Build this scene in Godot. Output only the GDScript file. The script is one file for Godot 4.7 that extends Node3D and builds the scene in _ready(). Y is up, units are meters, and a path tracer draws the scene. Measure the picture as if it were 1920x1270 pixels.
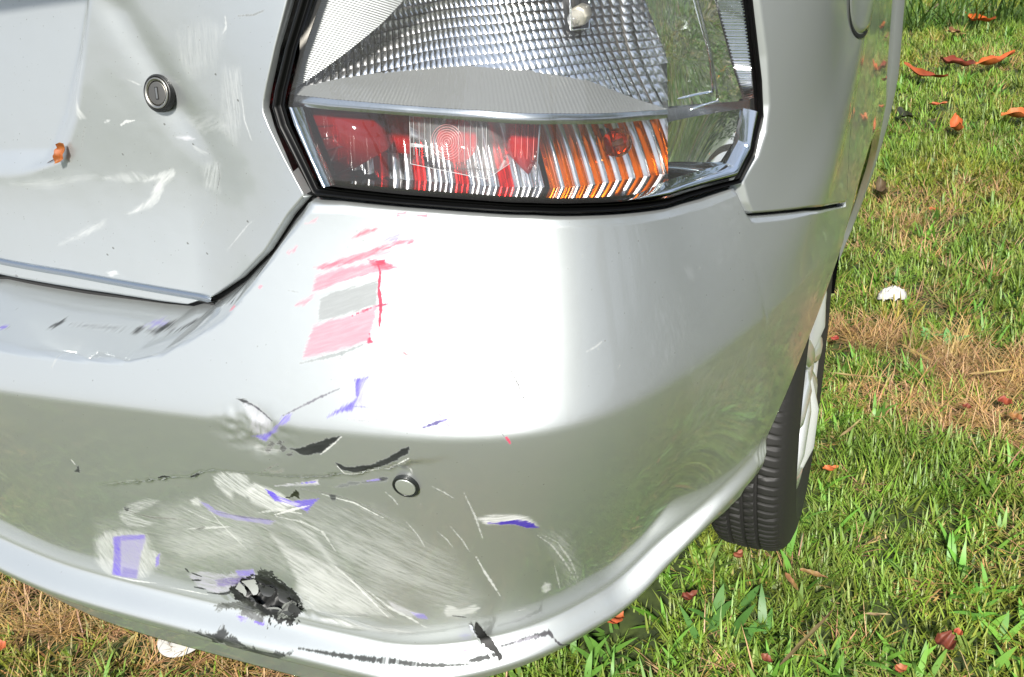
extends Node3D
# A silver hatchback's rear right corner, seen close: cracked bumper, tail light, tailgate, wheel, lawn.
# Body surface: S(u, y, inset): u runs round the car in plan, y is height, inset is depth under the skin.

const PLAN := [[-0.1, 0.747], [0, 0.742], [0.13, 0.733], [0.249, 0.7235], [0.34, 0.716], [0.432, 0.707], [0.51, 0.697], [0.577, 0.683], [0.62, 0.665], [0.654, 0.641], [0.68, 0.608], [0.703, 0.567], [0.728, 0.512], [0.75, 0.457], [0.779, 0.375], [0.802, 0.28], [0.816, 0.18], [0.825, 0.08], [0.831, -0.02], [0.837, -0.2], [0.841, -0.4], [0.843, -0.8], [0.844, -1.6], [0.842, -2.3], [0.825, -2.8], [0.75, -3.15], [0.55, -3.38], [0.2, -3.5], [-0.1, -3.52]]
var plan_x := PackedFloat32Array()
var plan_z := PackedFloat32Array()
var plan_nx := PackedFloat32Array()
var plan_nz := PackedFloat32Array()
var plan_end := 0.0
var F := {}
var M := {}
var rng := RandomNumberGenerator.new()

# ------------------------------------------------------------------ body surface
func make_plan():
	var n := PLAN.size()
	var seg := PackedFloat32Array()
	seg.append(-0.1)
	for i in range(1, n):
		seg.append(seg[i - 1] + Vector2(PLAN[i][0] - PLAN[i - 1][0], PLAN[i][1] - PLAN[i - 1][1]).length())
	var P: Array[Vector2] = []
	for p in PLAN:
		P.append(Vector2(p[0], p[1]))
	var m: Array[Vector2] = []
	for i in n:
		var a: Vector2 = (P[i] - P[i - 1]) / (seg[i] - seg[i - 1]) if i > 0 else Vector2.ZERO
		var b: Vector2 = (P[i + 1] - P[i]) / (seg[i + 1] - seg[i]) if i < n - 1 else Vector2.ZERO
		m.append(b if i == 0 else (a if i == n - 1 else (a + b) * 0.5))
	plan_end = seg[n - 1]
	var k := 0
	var count := int((plan_end + 0.1) / 0.002)
	for i in count + 1:
		var u := -0.1 + i * 0.002
		while k < n - 2 and seg[k + 1] < u:
			k += 1
		var h := seg[k + 1] - seg[k]
		var t := clampf((u - seg[k]) / h, 0, 1)
		var p: Vector2 = P[k] * (2 * t * t * t - 3 * t * t + 1) + m[k] * h * (t * t * t - 2 * t * t + t) + P[k + 1] * (-2 * t * t * t + 3 * t * t) + m[k + 1] * h * (t * t * t - t * t)
		plan_x.append(p.x)
		plan_z.append(p.y)
	for pass_no in 2:   # round the corner evenly
		var sx := PackedFloat64Array([0.0])
		var sz := PackedFloat64Array([0.0])
		var k1 := 26
		for i in range(-k1, count + 1 + k1):
			var j := mini(absi(i), count)
			sx.append(sx[-1] + (2 * plan_x[0] - plan_x[j] if i < 0 else plan_x[j]))
			sz.append(sz[-1] + plan_z[j])
		for i in count + 1:
			plan_x[i] = (sx[i + 2 * k1 + 1] - sx[i]) / (2 * k1 + 1)
			plan_z[i] = (sz[i + 2 * k1 + 1] - sz[i]) / (2 * k1 + 1)
	for i in count + 1:
		var i0 := maxi(i - 2, 0)
		var i1 := mini(i + 2, count)
		var q := Vector2(plan_x[i1] - plan_x[i0], plan_z[i1] - plan_z[i0]).normalized()
		plan_nx.append(-q.y)
		plan_nz.append(q.x)
	for pass_no in 2:   # the direction of the inset turns more softly than the skin
		var cx := PackedFloat64Array([0.0])
		var cz := PackedFloat64Array([0.0])
		var k2 := 90
		var N := plan_nx.size()
		for i in range(-k2, N + k2):
			var j := mini(absi(i), N - 1)
			cx.append(cx[-1] + plan_nx[j] * (-1.0 if i < 0 else 1.0))
			cz.append(cz[-1] + plan_nz[j])
		for i in N:
			var v := Vector2(cx[i + 2 * k2 + 1] - cx[i], cz[i + 2 * k2 + 1] - cz[i]).normalized()
			plan_nx[i] = v.x
			plan_nz[i] = v.y

func fold(u: float) -> float:
	return -0.2 - u if u < -0.1 else u

func plan_at(u: float) -> Vector4:
	var a := fold(u)
	var f := clampf((a + 0.1) / 0.002, 0, plan_x.size() - 1.001)
	var i := int(f)
	var t := f - i
	var r := Vector4(lerpf(plan_x[i], plan_x[i + 1], t), lerpf(plan_z[i], plan_z[i + 1], t), lerpf(plan_nx[i], plan_nx[i + 1], t), lerpf(plan_nz[i], plan_nz[i + 1], t))
	if u < -0.1:
		r.x = -0.2 - r.x
		r.z = -r.z
	return r

func ss(a: float, b: float, x: float) -> float:
	var t := clampf((x - a) / (b - a), 0, 1)
	return t * t * (3 - 2 * t)

func low_edge(a: float) -> float:
	return 0.238 + 0.040 * ss(0.72, 0.92, a) + 0.075 * ss(0.82, 1.04, a)

func off(u: float, y: float) -> float:
	var a := fold(u)
	var o := 0.0
	if y < 0.61:
		o += (0.036 + 0.088 * ss(0.40, 0.70, a) - 0.058 * ss(0.80, 1.02, a)) * pow((0.61 - y) / 0.36, 1.5)
	else:
		var hi := y - 0.61
		var h2 := hi - 0.16
		var f := sqrt(hi * hi + 0.000036) - 0.006 - 0.55 * (0.5 * (h2 + sqrt(h2 * h2 + 0.0025)) - 0.0038)
		if a > 0.85 and a < 1.6:   # shoulder that runs down the flank
			o -= 0.0075 * exp(-pow((a - 1.03 - (y - 0.70) * 1.05) / 0.06, 2.0)) * ss(0.60, 0.72, y)
		o += (0.62 - 0.22 * ss(0.55, 0.80, a) - 0.37 * ss(0.82, 1.06, a)) * f
	if y < 0.42 and a < 1.3:
		var h := y - low_edge(a)
		var w := (1 - 0.35 * ss(0.75, 1.0, a)) * (1 - 0.55 * ss(0.78, 1.0, a))
		o -= w * 0.034 * ss(0.062, 0.036, h) * (0.25 + 0.75 * ss(-0.002, 0.026, h))
	return o

func S(u: float, y: float, inset := 0.0) -> Vector3:
	var p := plan_at(u)
	var o := off(u, y) + inset
	return Vector3(p.x - p.z * o, y, p.y - p.w * o)

func normal_at(u: float, y: float, inset := 0.0) -> Vector3:
	var e := 0.003
	var du := S(u + e, y, inset) - S(u - e, y, inset)
	var dy := S(u, y + e, inset) - S(u, y - e, inset)
	return du.cross(dy).normalized()

func tr_in(u: float, y: float) -> float:
	return 0.006 + 0.074 * ss(0.44, 0.22, fold(u)) * clampf((1.02 - y) / 0.34, 0, 1.1)

func interp(arr: Array, x: float) -> float:   # arr of [x, y], x rising
	if x <= arr[0][0]:
		return arr[0][1]
	for i in range(1, arr.size()):
		if x <= arr[i][0]:
			return lerpf(arr[i - 1][1], arr[i][1], (x - arr[i - 1][0]) / maxf(arr[i][0] - arr[i - 1][0], 1e-6))
	return arr[-1][1]

func along(arr: Array, t: float) -> Vector3:   # a point of a polyline of [u, y] or [u, y, d] by share of its length
	var total := 0.0
	var L := PackedFloat32Array()
	for i in range(1, arr.size()):
		var d := Vector2(arr[i][0] - arr[i - 1][0], arr[i][1] - arr[i - 1][1]).length()
		L.append(d)
		total += d
	var want := clampf(t, 0, 1) * total
	for i in L.size():
		if want <= L[i] or i == L.size() - 1:
			var k := clampf(want / maxf(L[i], 1e-6), 0, 1)
			var a = arr[i]
			var b = arr[i + 1]
			return Vector3(lerpf(a[0], b[0], k), lerpf(a[1], b[1], k), lerpf(a[2], b[2], k) if a.size() > 2 else 0.0)
		want -= L[i]
	return Vector3.ZERO

func step_along(arr: Array, t: float) -> Vector3:   # the same, by share of its corners
	var f := clampf(t, 0, 1) * (arr.size() - 1)
	var i := mini(int(f), arr.size() - 2)
	var k := f - i
	var a = arr[i]
	var b = arr[i + 1]
	return Vector3(lerpf(a[0], b[0], k), lerpf(a[1], b[1], k), lerpf(a[2], b[2], k) if a.size() > 2 else 0.0)

# ------------------------------------------------------------------ meshes
func grid_mesh(pts: PackedVector3Array, uvs: PackedVector2Array, w: int, h: int, m: Material, colors := PackedColorArray(), flip := false) -> ArrayMesh:
	var nrm := PackedVector3Array()
	nrm.resize(pts.size())
	for j in h:
		for i in w:
			var du := pts[j * w + mini(i + 1, w - 1)] - pts[j * w + maxi(i - 1, 0)]
			var dv := pts[mini(j + 1, h - 1) * w + i] - pts[maxi(j - 1, 0) * w + i]
			var n := du.cross(dv)
			nrm[j * w + i] = (-n if flip else n).normalized()
	var idx := PackedInt32Array()
	for j in h - 1:
		for i in w - 1:
			var a := j * w + i
			if flip:
				idx.append_array([a, a + 1, a + w, a + 1, a + w + 1, a + w])
			else:
				idx.append_array([a, a + w, a + 1, a + 1, a + w, a + w + 1])
	var arr := []
	arr.resize(Mesh.ARRAY_MAX)
	arr[Mesh.ARRAY_VERTEX] = pts
	arr[Mesh.ARRAY_NORMAL] = nrm
	arr[Mesh.ARRAY_INDEX] = idx
	if uvs.size():
		arr[Mesh.ARRAY_TEX_UV] = uvs
	if colors.size():
		arr[Mesh.ARRAY_COLOR] = colors
	var me := ArrayMesh.new()
	me.add_surface_from_arrays(Mesh.PRIMITIVE_TRIANGLES, arr)
	me.surface_set_material(0, m)
	return me

# f(s, t) -> Vector3(u, y, inset); uv by box [u0, y1, width, height]
func skin(f: Callable, w: int, h: int, m: Material, box := [0.0, 1.0, 1.0, 1.0], flip := false) -> ArrayMesh:
	var pts := PackedVector3Array()
	var uvs := PackedVector2Array()
	for j in h:
		for i in w:
			var q: Vector3 = f.call(i / (w - 1.0), j / (h - 1.0))
			pts.append(S(q.x, q.y, q.z))
			uvs.append(Vector2((q.x - box[0]) / box[2], (box[1] - q.y) / box[3]))
	return grid_mesh(pts, uvs, w, h, m, PackedColorArray(), flip)

# f(s, t) -> Vector3 in the world
func sheet(f: Callable, w: int, h: int, m: Material, flip := false, uvscale := Vector2.ONE) -> ArrayMesh:
	var pts := PackedVector3Array()
	var uvs := PackedVector2Array()
	for j in h:
		for i in w:
			pts.append(f.call(i / (w - 1.0), j / (h - 1.0)))
			uvs.append(Vector2(i / (w - 1.0), j / (h - 1.0)) * uvscale)
	return grid_mesh(pts, uvs, w, h, m, PackedColorArray(), flip)

func between(a: Array, b: Array, w: int, h: int, m: Material, bulge := 0.0, flip := false) -> ArrayMesh:
	return skin(func(s: float, t: float):
		var p := step_along(a, s)
		var q := step_along(b, s)
		var r := p.lerp(q, t)
		r.z -= bulge * 4 * t * (1 - t)
		return r, w, h, m, [0.0, 1.0, 1.0, 1.0], flip)

func tube(path: PackedVector3Array, r: float, m: Material, sides := 8, flat := 1.0) -> ArrayMesh:
	var pts := PackedVector3Array()
	var n := path.size()
	for i in n:
		var d := (path[mini(i + 1, n - 1)] - path[maxi(i - 1, 0)]).normalized()
		var a := d.cross(Vector3.UP if absf(d.y) < 0.9 else Vector3.RIGHT).normalized()
		var b := a.cross(d)
		var k := 0.4 if i == 0 or i == n - 1 else 1.0
		for j in sides + 1:
			var g := TAU * j / sides
			pts.append(path[i] + (a * cos(g) * flat + b * sin(g)) * r * k)
	return grid_mesh(pts, PackedVector2Array(), sides + 1, n, m)

func lathe(profile: Array, steps: int, m: Material, xf := Transform3D(), ripple = null) -> ArrayMesh:
	# profile of [radius, height]; spun about y
	var pts := PackedVector3Array()
	var uvs := PackedVector2Array()
	for j in profile.size():
		for i in steps + 1:
			var g := TAU * i / steps
			var r: float = maxf(profile[j][0], 1e-4)
			if ripple:
				r = ripple.call(r, i, j)
			pts.append(xf * Vector3(cos(g) * r, profile[j][1], sin(g) * r))
			uvs.append(Vector2(i / float(steps), j / (profile.size() - 1.0)))
	var area := 0.0
	for j in profile.size():
		var a = profile[j]
		var b = profile[(j + 1) % profile.size()]
		area += a[0] * b[1] - b[0] * a[1]
	return grid_mesh(pts, uvs, steps + 1, profile.size(), m, PackedColorArray(), area > 0)

func prism(a: Array, b: Array, da: float, db: float, m: Material) -> ArrayMesh:   # closed solid between two polygons of [u, y] at two depths
	var st := SurfaceTool.new()
	st.begin(Mesh.PRIMITIVE_TRIANGLES)
	var A: Array[Vector3] = []
	var B: Array[Vector3] = []
	for p in a:
		A.append(S(p[0], p[1], da))
	for p in b:
		B.append(S(p[0], p[1], db))
	var n := A.size()
	for i in range(1, n - 1):
		for q in [A[0], A[i], A[i + 1], B[0], B[i + 1], B[i]]:
			st.add_vertex(q)
	for i in n:
		var k := (i + 1) % n
		for q in [A[i], B[i], A[k], A[k], B[i], B[k]]:
			st.add_vertex(q)
	st.set_smooth_group(-1)
	st.generate_normals()
	var me := st.commit()
	me.surface_set_material(0, m)
	return me

func box_mesh(size: Vector3, m: Material) -> BoxMesh:
	var b := BoxMesh.new()
	b.size = size
	b.material = m
	return b

func put(called: String, mesh: Mesh, parent: Node, at := Transform3D()) -> MeshInstance3D:
	var o := MeshInstance3D.new()
	o.name = called
	o.mesh = mesh
	o.transform = at
	parent.add_child(o, true)
	return o

func node(called: String, parent: Node, at := Transform3D()) -> Node3D:
	var o := Node3D.new()
	o.name = called
	o.transform = at
	parent.add_child(o, true)
	return o

func tag(o: Node, label := "", category := "", group := "", kind := ""):
	if label: o.set_meta("label", label)
	if category: o.set_meta("category", category)
	if group: o.set_meta("group", group)
	if kind: o.set_meta("kind", kind)

func frame_on(u: float, y: float, inset: float) -> Transform3D:   # y axis out of the skin
	var n := normal_at(u, y)
	var x := (S(u + 0.004, y) - S(u - 0.004, y)).normalized()
	return Transform3D(Basis(x, n, x.cross(n)), S(u, y, inset))

# ------------------------------------------------------------------ materials
func mat(c: Color, rough: float, metal := 0.0, coat := 0.0) -> StandardMaterial3D:
	var m := StandardMaterial3D.new()
	m.albedo_color = c
	m.roughness = rough
	m.metallic = metal
	if coat > 0:
		m.clearcoat_enabled = true
		m.clearcoat = coat
		m.clearcoat_roughness = 0.04
	return m

func noise(f: float, oct := 3, sd := 1) -> FastNoiseLite:
	var n := FastNoiseLite.new()
	n.noise_type = FastNoiseLite.TYPE_SIMPLEX_SMOOTH
	n.frequency = f
	n.fractal_octaves = oct
	n.seed = sd
	return n

func noise_tex(f: float, a: Color, b: Color, size := 512, oct := 4, sd := 1) -> NoiseTexture2D:
	var t := NoiseTexture2D.new()
	t.width = size
	t.height = size
	t.seamless = true
	t.noise = noise(f, oct, sd)
	var g := Gradient.new()
	g.set_color(0, a)
	g.set_color(1, b)
	t.color_ramp = g
	return t

# ------------------------------------------------------------------ scrapes painted in the skin's own (u, y) plane
class ScrapedSkin:
	var img: Image
	var msk: Image
	var box: Array
	var w: int
	var h: int
	var nz: FastNoiseLite
	func _init(width: int, height: int, b: Array, base: Color, base_mask: Color):
		w = width
		h = height
		box = b
		img = Image.create(w, h, false, Image.FORMAT_RGB8)
		img.fill(base)
		msk = Image.create(w, h, false, Image.FORMAT_RGB8)
		msk.fill(base_mask)
		nz = FastNoiseLite.new()
		nz.noise_type = FastNoiseLite.TYPE_SIMPLEX_SMOOTH
		nz.frequency = 1.0
		nz.fractal_octaves = 3
		nz.seed = 7
	func px(u: float, y: float) -> Vector2:
		return Vector2((u - box[0]) / box[2] * w, (box[1] - y) / box[3] * h)
	func blend(x: int, y: int, c: Color, a: float, mask: Color):
		img.set_pixel(x, y, img.get_pixel(x, y).lerp(c, a))
		msk.set_pixel(x, y, msk.get_pixel(x, y).lerp(mask, a))
	# flat = [u, y, u, y ...]; soft in texels; ang is the direction of the streaks in the (u, y) plane
	func poly(flat: Array, c: Color, alpha: float, soft: float, ang: float, streak: float, mask: Color, rag := 3.0):
		var P := PackedVector2Array()
		var lo := Vector2(1e9, 1e9)
		var hi := Vector2(-1e9, -1e9)
		for i in range(0, flat.size(), 2):
			var q := px(flat[i], flat[i + 1])
			P.append(q)
			lo = lo.min(q)
			hi = hi.max(q)
		var d := Vector2(cos(deg_to_rad(ang)), -sin(deg_to_rad(ang)))
		var e := Vector2(-d.y, d.x)
		var n := P.size()
		for y in range(maxi(int(lo.y - soft - rag), 0), mini(int(hi.y + soft + rag) + 1, h)):
			for x in range(maxi(int(lo.x - soft - rag), 0), mini(int(hi.x + soft + rag) + 1, w)):
				var p := Vector2(x + 0.5, y + 0.5)
				var best := 1e9
				var inside := false
				var j := n - 1
				for i in n:
					var a := P[i]
					var b := P[j]
					var ab := b - a
					var k := clampf((p - a).dot(ab) / maxf(ab.length_squared(), 1e-6), 0, 1)
					best = minf(best, (a + ab * k - p).length_squared())
					if (a.y > p.y) != (b.y > p.y) and p.x < (b.x - a.x) * (p.y - a.y) / (b.y - a.y) + a.x:
						inside = not inside
					j = i
				var dist := sqrt(best) * (1.0 if inside else -1.0)
				var along := p.dot(d)
				var across := p.dot(e)
				if mask.b == 0.0 and mask.r == 0.0:   # torn, not rubbed
					dist += rag * (nz.get_noise_2d(x * 0.045, y * 0.045) + 0.5 * nz.get_noise_2d(x * 0.16, y * 0.16))
				else:
					dist += rag * nz.get_noise_2d(along * 0.05, across * 0.35)
				var t := clampf(dist / soft * 0.5 + 0.5, 0, 1)
				if t <= 0:
					continue
				t = t * t * (3 - 2 * t)
				if streak > 0:
					var s := nz.get_noise_2d(along * 0.011 + 40, across * 0.19) * 0.6 + nz.get_noise_2d(along * 0.035, across * 0.6 + 9) * 0.6
					t *= clampf(1 - streak * (0.5 - s * 1.5), 0, 1)
				blend(x, y, c, t * alpha, mask)
	func line(flat: Array, c: Color, alpha: float, width: float, mask: Color, broken := 0.0):
		var total := 0.0
		var P := PackedVector2Array()
		for i in range(0, flat.size(), 2):
			P.append(px(flat[i], flat[i + 1]))
		for i in range(1, P.size()):
			total += P[i].distance_to(P[i - 1])
		var run := 0.0
		for i in range(1, P.size()):
			var a := P[i - 1]
			var b := P[i]
			var ab := b - a
			var L := ab.length()
			var lo := a.min(b)
			var hi := a.max(b)
			for y in range(maxi(int(lo.y - width - 2), 0), mini(int(hi.y + width + 3), h)):
				for x in range(maxi(int(lo.x - width - 2), 0), mini(int(hi.x + width + 3), w)):
					var p := Vector2(x + 0.5, y + 0.5)
					var k := (p - a).dot(ab) / maxf(L * L, 1e-6)
					if k < -0.02 or k > 1.02:
						continue
					var s := (run + k * L) / total
					var half := width * 0.5 * (0.35 + 0.65 * sin(clampf(s, 0, 1) * PI)) * (1 + 0.7 * nz.get_noise_2d((run + k * L) * 0.09, 3.0))
					var dist := (a + ab * k - p).length() + 0.8 * nz.get_noise_2d(x * 0.2, y * 0.2)
					var t := clampf((half - dist) / 0.9 + 0.5, 0, 1)
					if broken > 0:
						t *= clampf(0.5 + 2.5 * (nz.get_noise_2d((run + k * L) * 0.05, 17.0) + 0.55 - broken), 0, 1)
					if t > 0:
						blend(x, y, c, t * alpha, mask)
			run += L

# ------------------------------------------------------------------ the damaged bumper's shape
func edge_y(a: float) -> float: return interp(F.edge, a)
func gap_y(a: float) -> float: return interp(F.gap, a)

func ledge(u: float, y: float) -> float:   # the step that leads in under the tailgate
	var a := fold(u)
	if a > 0.43:
		return 0.0
	var ye := edge_y(a)
	if y < ye - 0.004:
		return 0.0
	var yg := gap_y(a)
	var w := clampf((y - ye + 0.004) / maxf(yg - ye, 0.004), 0, 1.3)
	return tr_in(u, yg) * (sqrt(w * w + 0.0064) - 0.08) * 1.08 * ss(0.43, 0.40, a)

func seg_dist(flat: Array, u: float, y: float) -> float:
	var best := 1e9
	var p := Vector2(u, y)
	for i in range(1, flat.size()):
		var a := Vector2(flat[i - 1][0], flat[i - 1][1])
		var b := Vector2(flat[i][0], flat[i][1])
		var k := clampf((p - a).dot(b - a) / (b - a).length_squared(), 0, 1)
		best = minf(best, (a + (b - a) * k - p).length())
	return best

func dent(u: float, y: float) -> float:
	if u < 0.0 or u > 0.75 or y < 0.2 or y > 0.68:
		return 0.0
	var d := 0.0
	var yc := interp(F.crack, u)
	if u > 0.085 and u < 0.56:   # pushed in below the crack
		var win := ss(0.085, 0.20, u) * ss(0.56, 0.46, u)
		var jag := 0.0030 * nz.get_noise_2d(u * 50, 0.0)
		if y < yc + jag:
			d += win * ss(0.0, 0.005, yc + jag - y) * (0.0065 * exp(-(yc - y) / 0.045) + 0.004 * sin(clampf((yc - y) / 0.2, 0, 1) * PI))
	var q := Vector2((u - 0.258) / 0.045, (y - 0.333) / 0.026)   # the torn hole
	var r := q.length() * (1 + 0.35 * nz.get_noise_2d(u * 60, y * 60))
	d += 0.026 * ss(1.0, 0.45, r) + 0.003 * ss(1.8, 0.8, r) * ss(0.300, 0.315, y) + 0.003 * nz.get_noise_2d(u * 70, y * 70) * ss(1.05, 0.6, r)
	var s := Vector2((u - 0.355) / 0.06, (y - 0.600) / 0.035).length()   # crumple on the crease
	d += ss(1.0, 0.2, s) * (0.0022 + 0.0026 * nz.get_noise_2d(u * 45, y * 70))
	var f := Vector2((u - 0.33) / 0.07, (y - 0.318) / 0.014).length()   # fold beside the hole
	d += 0.006 * ss(1.0, 0.2, f)
	return d

var nz: FastNoiseLite

func arch_y(u: float) -> float:   # height of a wheel arch's edge over the side, or 0
	var z := plan_at(u).y
	var y := 0.0
	for c in [-0.03, -2.53]:
		var k: float = (z - c) / 0.400
		if absf(k) < 1 and fold(u) > 0.7 and fold(u) < 4.6:
			y = maxf(y, 0.30 + 0.345 * sqrt(1 - k * k))
	return y

const U_ARCH := 0.948
var T_CORNER := 0.0
var U_SEAM := 0.0

func bumper_top(u: float) -> float:
	var a := fold(u)
	if a < T_CORNER:
		return gap_y(a) - 0.0
	if a < F.lampb[-1][0]:
		return interp(F.lampb, a)
	return interp(F.seam, a)

func bumper_low(u: float) -> float:
	var a := fold(u)
	if a < U_ARCH:
		return minf(low_edge(a) - 0.070 + 0.048 * ss(0.25, 0.5, a), 0.34)
	return maxf(arch_y(u), low_edge(a) - 0.02)

func build_bumper(car: Node3D):
	var us := PackedFloat32Array()
	var u := -0.2 - U_SEAM
	while u < U_SEAM:
		us.append(u)
		u += 0.0026 if u > 0.0 and u < 0.62 else (0.005 if u > -0.4 and u < 1.0 else 0.012)
	us.append(U_SEAM)
	var rows := 190
	var pts := PackedVector3Array()
	var uvs := PackedVector2Array()
	for j in rows + 2:
		for a in us:
			var lo := bumper_low(a)
			var hi := bumper_top(a) - 0.0010
			var t := clampf((j - 1) / (rows - 1.0), 0, 1)
			var y := lerpf(lo, hi, t)
			var ins := ledge(a, y) + dent(a, y)
			if j == 0:
				ins += 0.02
			if j >= rows - 1:
				ins += 0.002
			if j == rows + 1:
				ins += 0.012
			pts.append(S(a, y, ins))
			uvs.append(Vector2((a + 0.3) / 1.4, (0.82 - y) / 0.64))
	var bumper := put("bumper", grid_mesh(pts, uvs, us.size(), rows + 2, M.bumper), car)
	# parking sensor
	var fr := frame_on(F.sensor[0][0], F.sensor[0][1], 0.0)
	var sensor := node("parking_sensor", bumper, fr)
	sensor.name = "parking_sensor"
	put("sensor_cap", lathe([[0.0, 0.0012], [0.0088, 0.0012], [0.0098, 0.0004], [0.0098, -0.004]], 40, M.cap), sensor)
	put("sensor_ring", lathe([[0.0100, -0.003], [0.0100, 0.0003], [0.0106, 0.0009], [0.0118, 0.0009], [0.0124, 0.0002], [0.0124, -0.003]], 40, M.ring), sensor)
	put("moulding_crack", skin(func(s: float, t: float):
		var p := along(F.mcrack, s)
		var wd: float = (0.0012 + 0.0042 * sin(clampf(s * 1.15, 0, 1) * PI * 0.9)) * (1 + 0.6 * nz.get_noise_2d(s * 9, t * 4))
		return Vector3(p.x + (t - 0.5) * wd * 2.0, p.y + (t - 0.5) * wd * 0.5, -0.0006), 40, 5, M.slot), bumper)
	put("crack_lip", skin(func(s: float, t: float):
		var p := along(F.mcrack, s)
		return Vector3(p.x - 0.0052 - t * 0.004 + 0.0012 * nz.get_noise_2d(s * 9, 2.0), p.y - 0.0010, -0.0016 * (1 - t)), 30, 4, M.paint, [0.0, 1.0, 1.0, 1.0], true), bumper)
	# torn paint flakes round the hole
	rng.seed = 31
	var st := SurfaceTool.new()
	for k in 14:
		var a := rng.randf() * TAU
		var rr := rng.randf_range(0.35, 1.05)
		var cu := 0.262 + cos(a) * 0.046 * rr
		var cy := 0.331 + sin(a) * 0.026 * rr
		var big := rng.randf_range(0.002, 0.0065)
		st.begin(Mesh.PRIMITIVE_TRIANGLES)
		var base := S(cu, cy, dent(cu, cy) - 0.0015)
		var n := normal_at(cu, cy)
		var x := Vector3(1, 0, 0).slide(n).normalized().rotated(n, rng.randf() * TAU)
		var yv := n.cross(x)
		var ring: Array[Vector3] = []
		for i in 7:
			var g := TAU * i / 7
			ring.append(base + (x * cos(g) * big + yv * sin(g) * big * 0.55) * rng.randf_range(0.5, 1.1) + n * rng.randf_range(-0.001, 0.005) * (0.4 if i < 3 else 1.2))
		for i in 7:
			for v in [base, ring[(i + 1) % 7], ring[i]]:
				st.add_vertex(v)
		st.generate_normals()
		var me := st.commit()
		me.surface_set_material(0, M.flake if k % 2 else M.black_plastic)
		put("paint_flake", me, bumper)
	# curled tongues of bumper skin along the torn rim
	for T in [[0.228, 0.344, -0.9, 0.020, 0.010], [0.246, 0.354, -0.4, 0.024, 0.011], [0.266, 0.353, 0.1, 0.018, 0.012], [0.286, 0.343, 0.6, 0.020, 0.010], [0.296, 0.328, 1.2, 0.016, 0.009], [0.236, 0.320, -2.2, 0.022, 0.009], [0.258, 0.312, 2.9, 0.020, 0.010], [0.280, 0.314, 2.4, 0.015, 0.008]]:
		var n := normal_at(T[0], T[1])
		var base := S(T[0], T[1], dent(T[0], T[1]) * 0.3)
		var x := Vector3(1, 0, 0).slide(n).normalized()
		var yv := n.cross(x)
		var away: Vector3 = x * sin(T[2]) + yv * cos(T[2])
		var side := away.cross(n)
		var tongue := sheet(func(s: float, t: float):
			var wd: float = T[4] * (1 - 0.75 * t * t) * (1 + 0.25 * nz.get_noise_2d(t * 4, T[0] * 90))
			return base + away * T[3] * (0.35 - sin(t * 1.5) * 0.75) + n * (0.001 + T[3] * 0.42 * (1 - cos(t * 1.9)) * 0.5) + side * (s - 0.5) * wd * 2.0, 9, 14, M.flake if fposmod(T[0] * 1000, 3.0) < 1.0 else M.torn)
		put("torn_tongue", tongue, bumper)

func build_tailgate(car: Node3D):
	var w := 150
	var h := 150
	var yl: float = F.tr_bot[0][1]
	var top := 1.0
	var gate := put("tailgate", skin(func(s: float, t: float):
		var half: bool = s >= 0.5
		var k: float = absf(s - 0.5) * 2.0
		var R := along(F.tr_right, t)
		var y0 := lerpf(yl, top, t)
		var uu := lerpf(-0.1, R.x, k)
		var base := interp(F.tr_bot, uu) - yl
		var y := y0 + (R.y - y0 - base * (1 - t)) * pow(k, 6) + base * (1 - t)
		if not half:
			uu = -0.2 - uu
		return Vector3(uu, y, gate_in(uu, y) + (0.010 if t < 0.004 or k > 0.997 else 0.0)), w * 2 + 1, h, M.tailgate, [-0.3, 1.02, 0.8, 0.36]), car)
	# chrome strip along the lower edge
	var path := PackedVector3Array()
	for i in 60:
		var q := along(F.strip, i / 59.0)
		path.append(S(q.x, q.y, tr_in(q.x, q.y) - 0.001))
	var left := PackedVector3Array()
	for i in range(1, 20):
		left.append(S(-0.071 - (20 - i) * 0.02, F.strip[0][1], tr_in(-0.071 - (20 - i) * 0.02, F.strip[0][1]) - 0.001))
	left.append_array(path)
	put("chrome_strip", tube(left, 0.0042, M.chrome_dull, 10, 0.8), gate)
	var dark_line := PackedVector3Array()  # black tube drawn as the dark reflection line below the chrome
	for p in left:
		dark_line.append(p + Vector3(0, -0.0052, -0.0012))
	put("strip_reflection_line", tube(dark_line, 0.0016, M.rubber, 6), gate)
	# boot lock
	var lock := node("lock", gate, frame_on(F.lock[0][0], F.lock[0][1], tr_in(F.lock[0][0], F.lock[0][1])))
	put("lock_surround", lathe([[0.0178, -0.003], [0.0178, 0.0012], [0.0162, 0.0026], [0.0150, 0.0022], [0.0148, -0.002]], 48, M.black_plastic), lock)
	put("lock_ring", lathe([[0.0149, 0.0], [0.0147, 0.0030], [0.0138, 0.0036], [0.0120, 0.0030], [0.0116, 0.0014], [0.0114, -0.002]], 48, M.steel), lock)
	put("lock_barrel", lathe([[0.0112, -0.002], [0.0111, 0.0016], [0.0104, 0.0022], [0.0, 0.0022]], 48, M.steel_dark), lock)
	put("key_slot", box_mesh(Vector3(0.0034, 0.0012, 0.0118), M.slot), lock, Transform3D(Basis(), Vector3(0, 0.0022, 0)))
	put("slot_shutter", box_mesh(Vector3(0.0022, 0.0010, 0.0100), M.steel), lock, Transform3D(Basis(), Vector3(0.0003, 0.0025, 0)))

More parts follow.
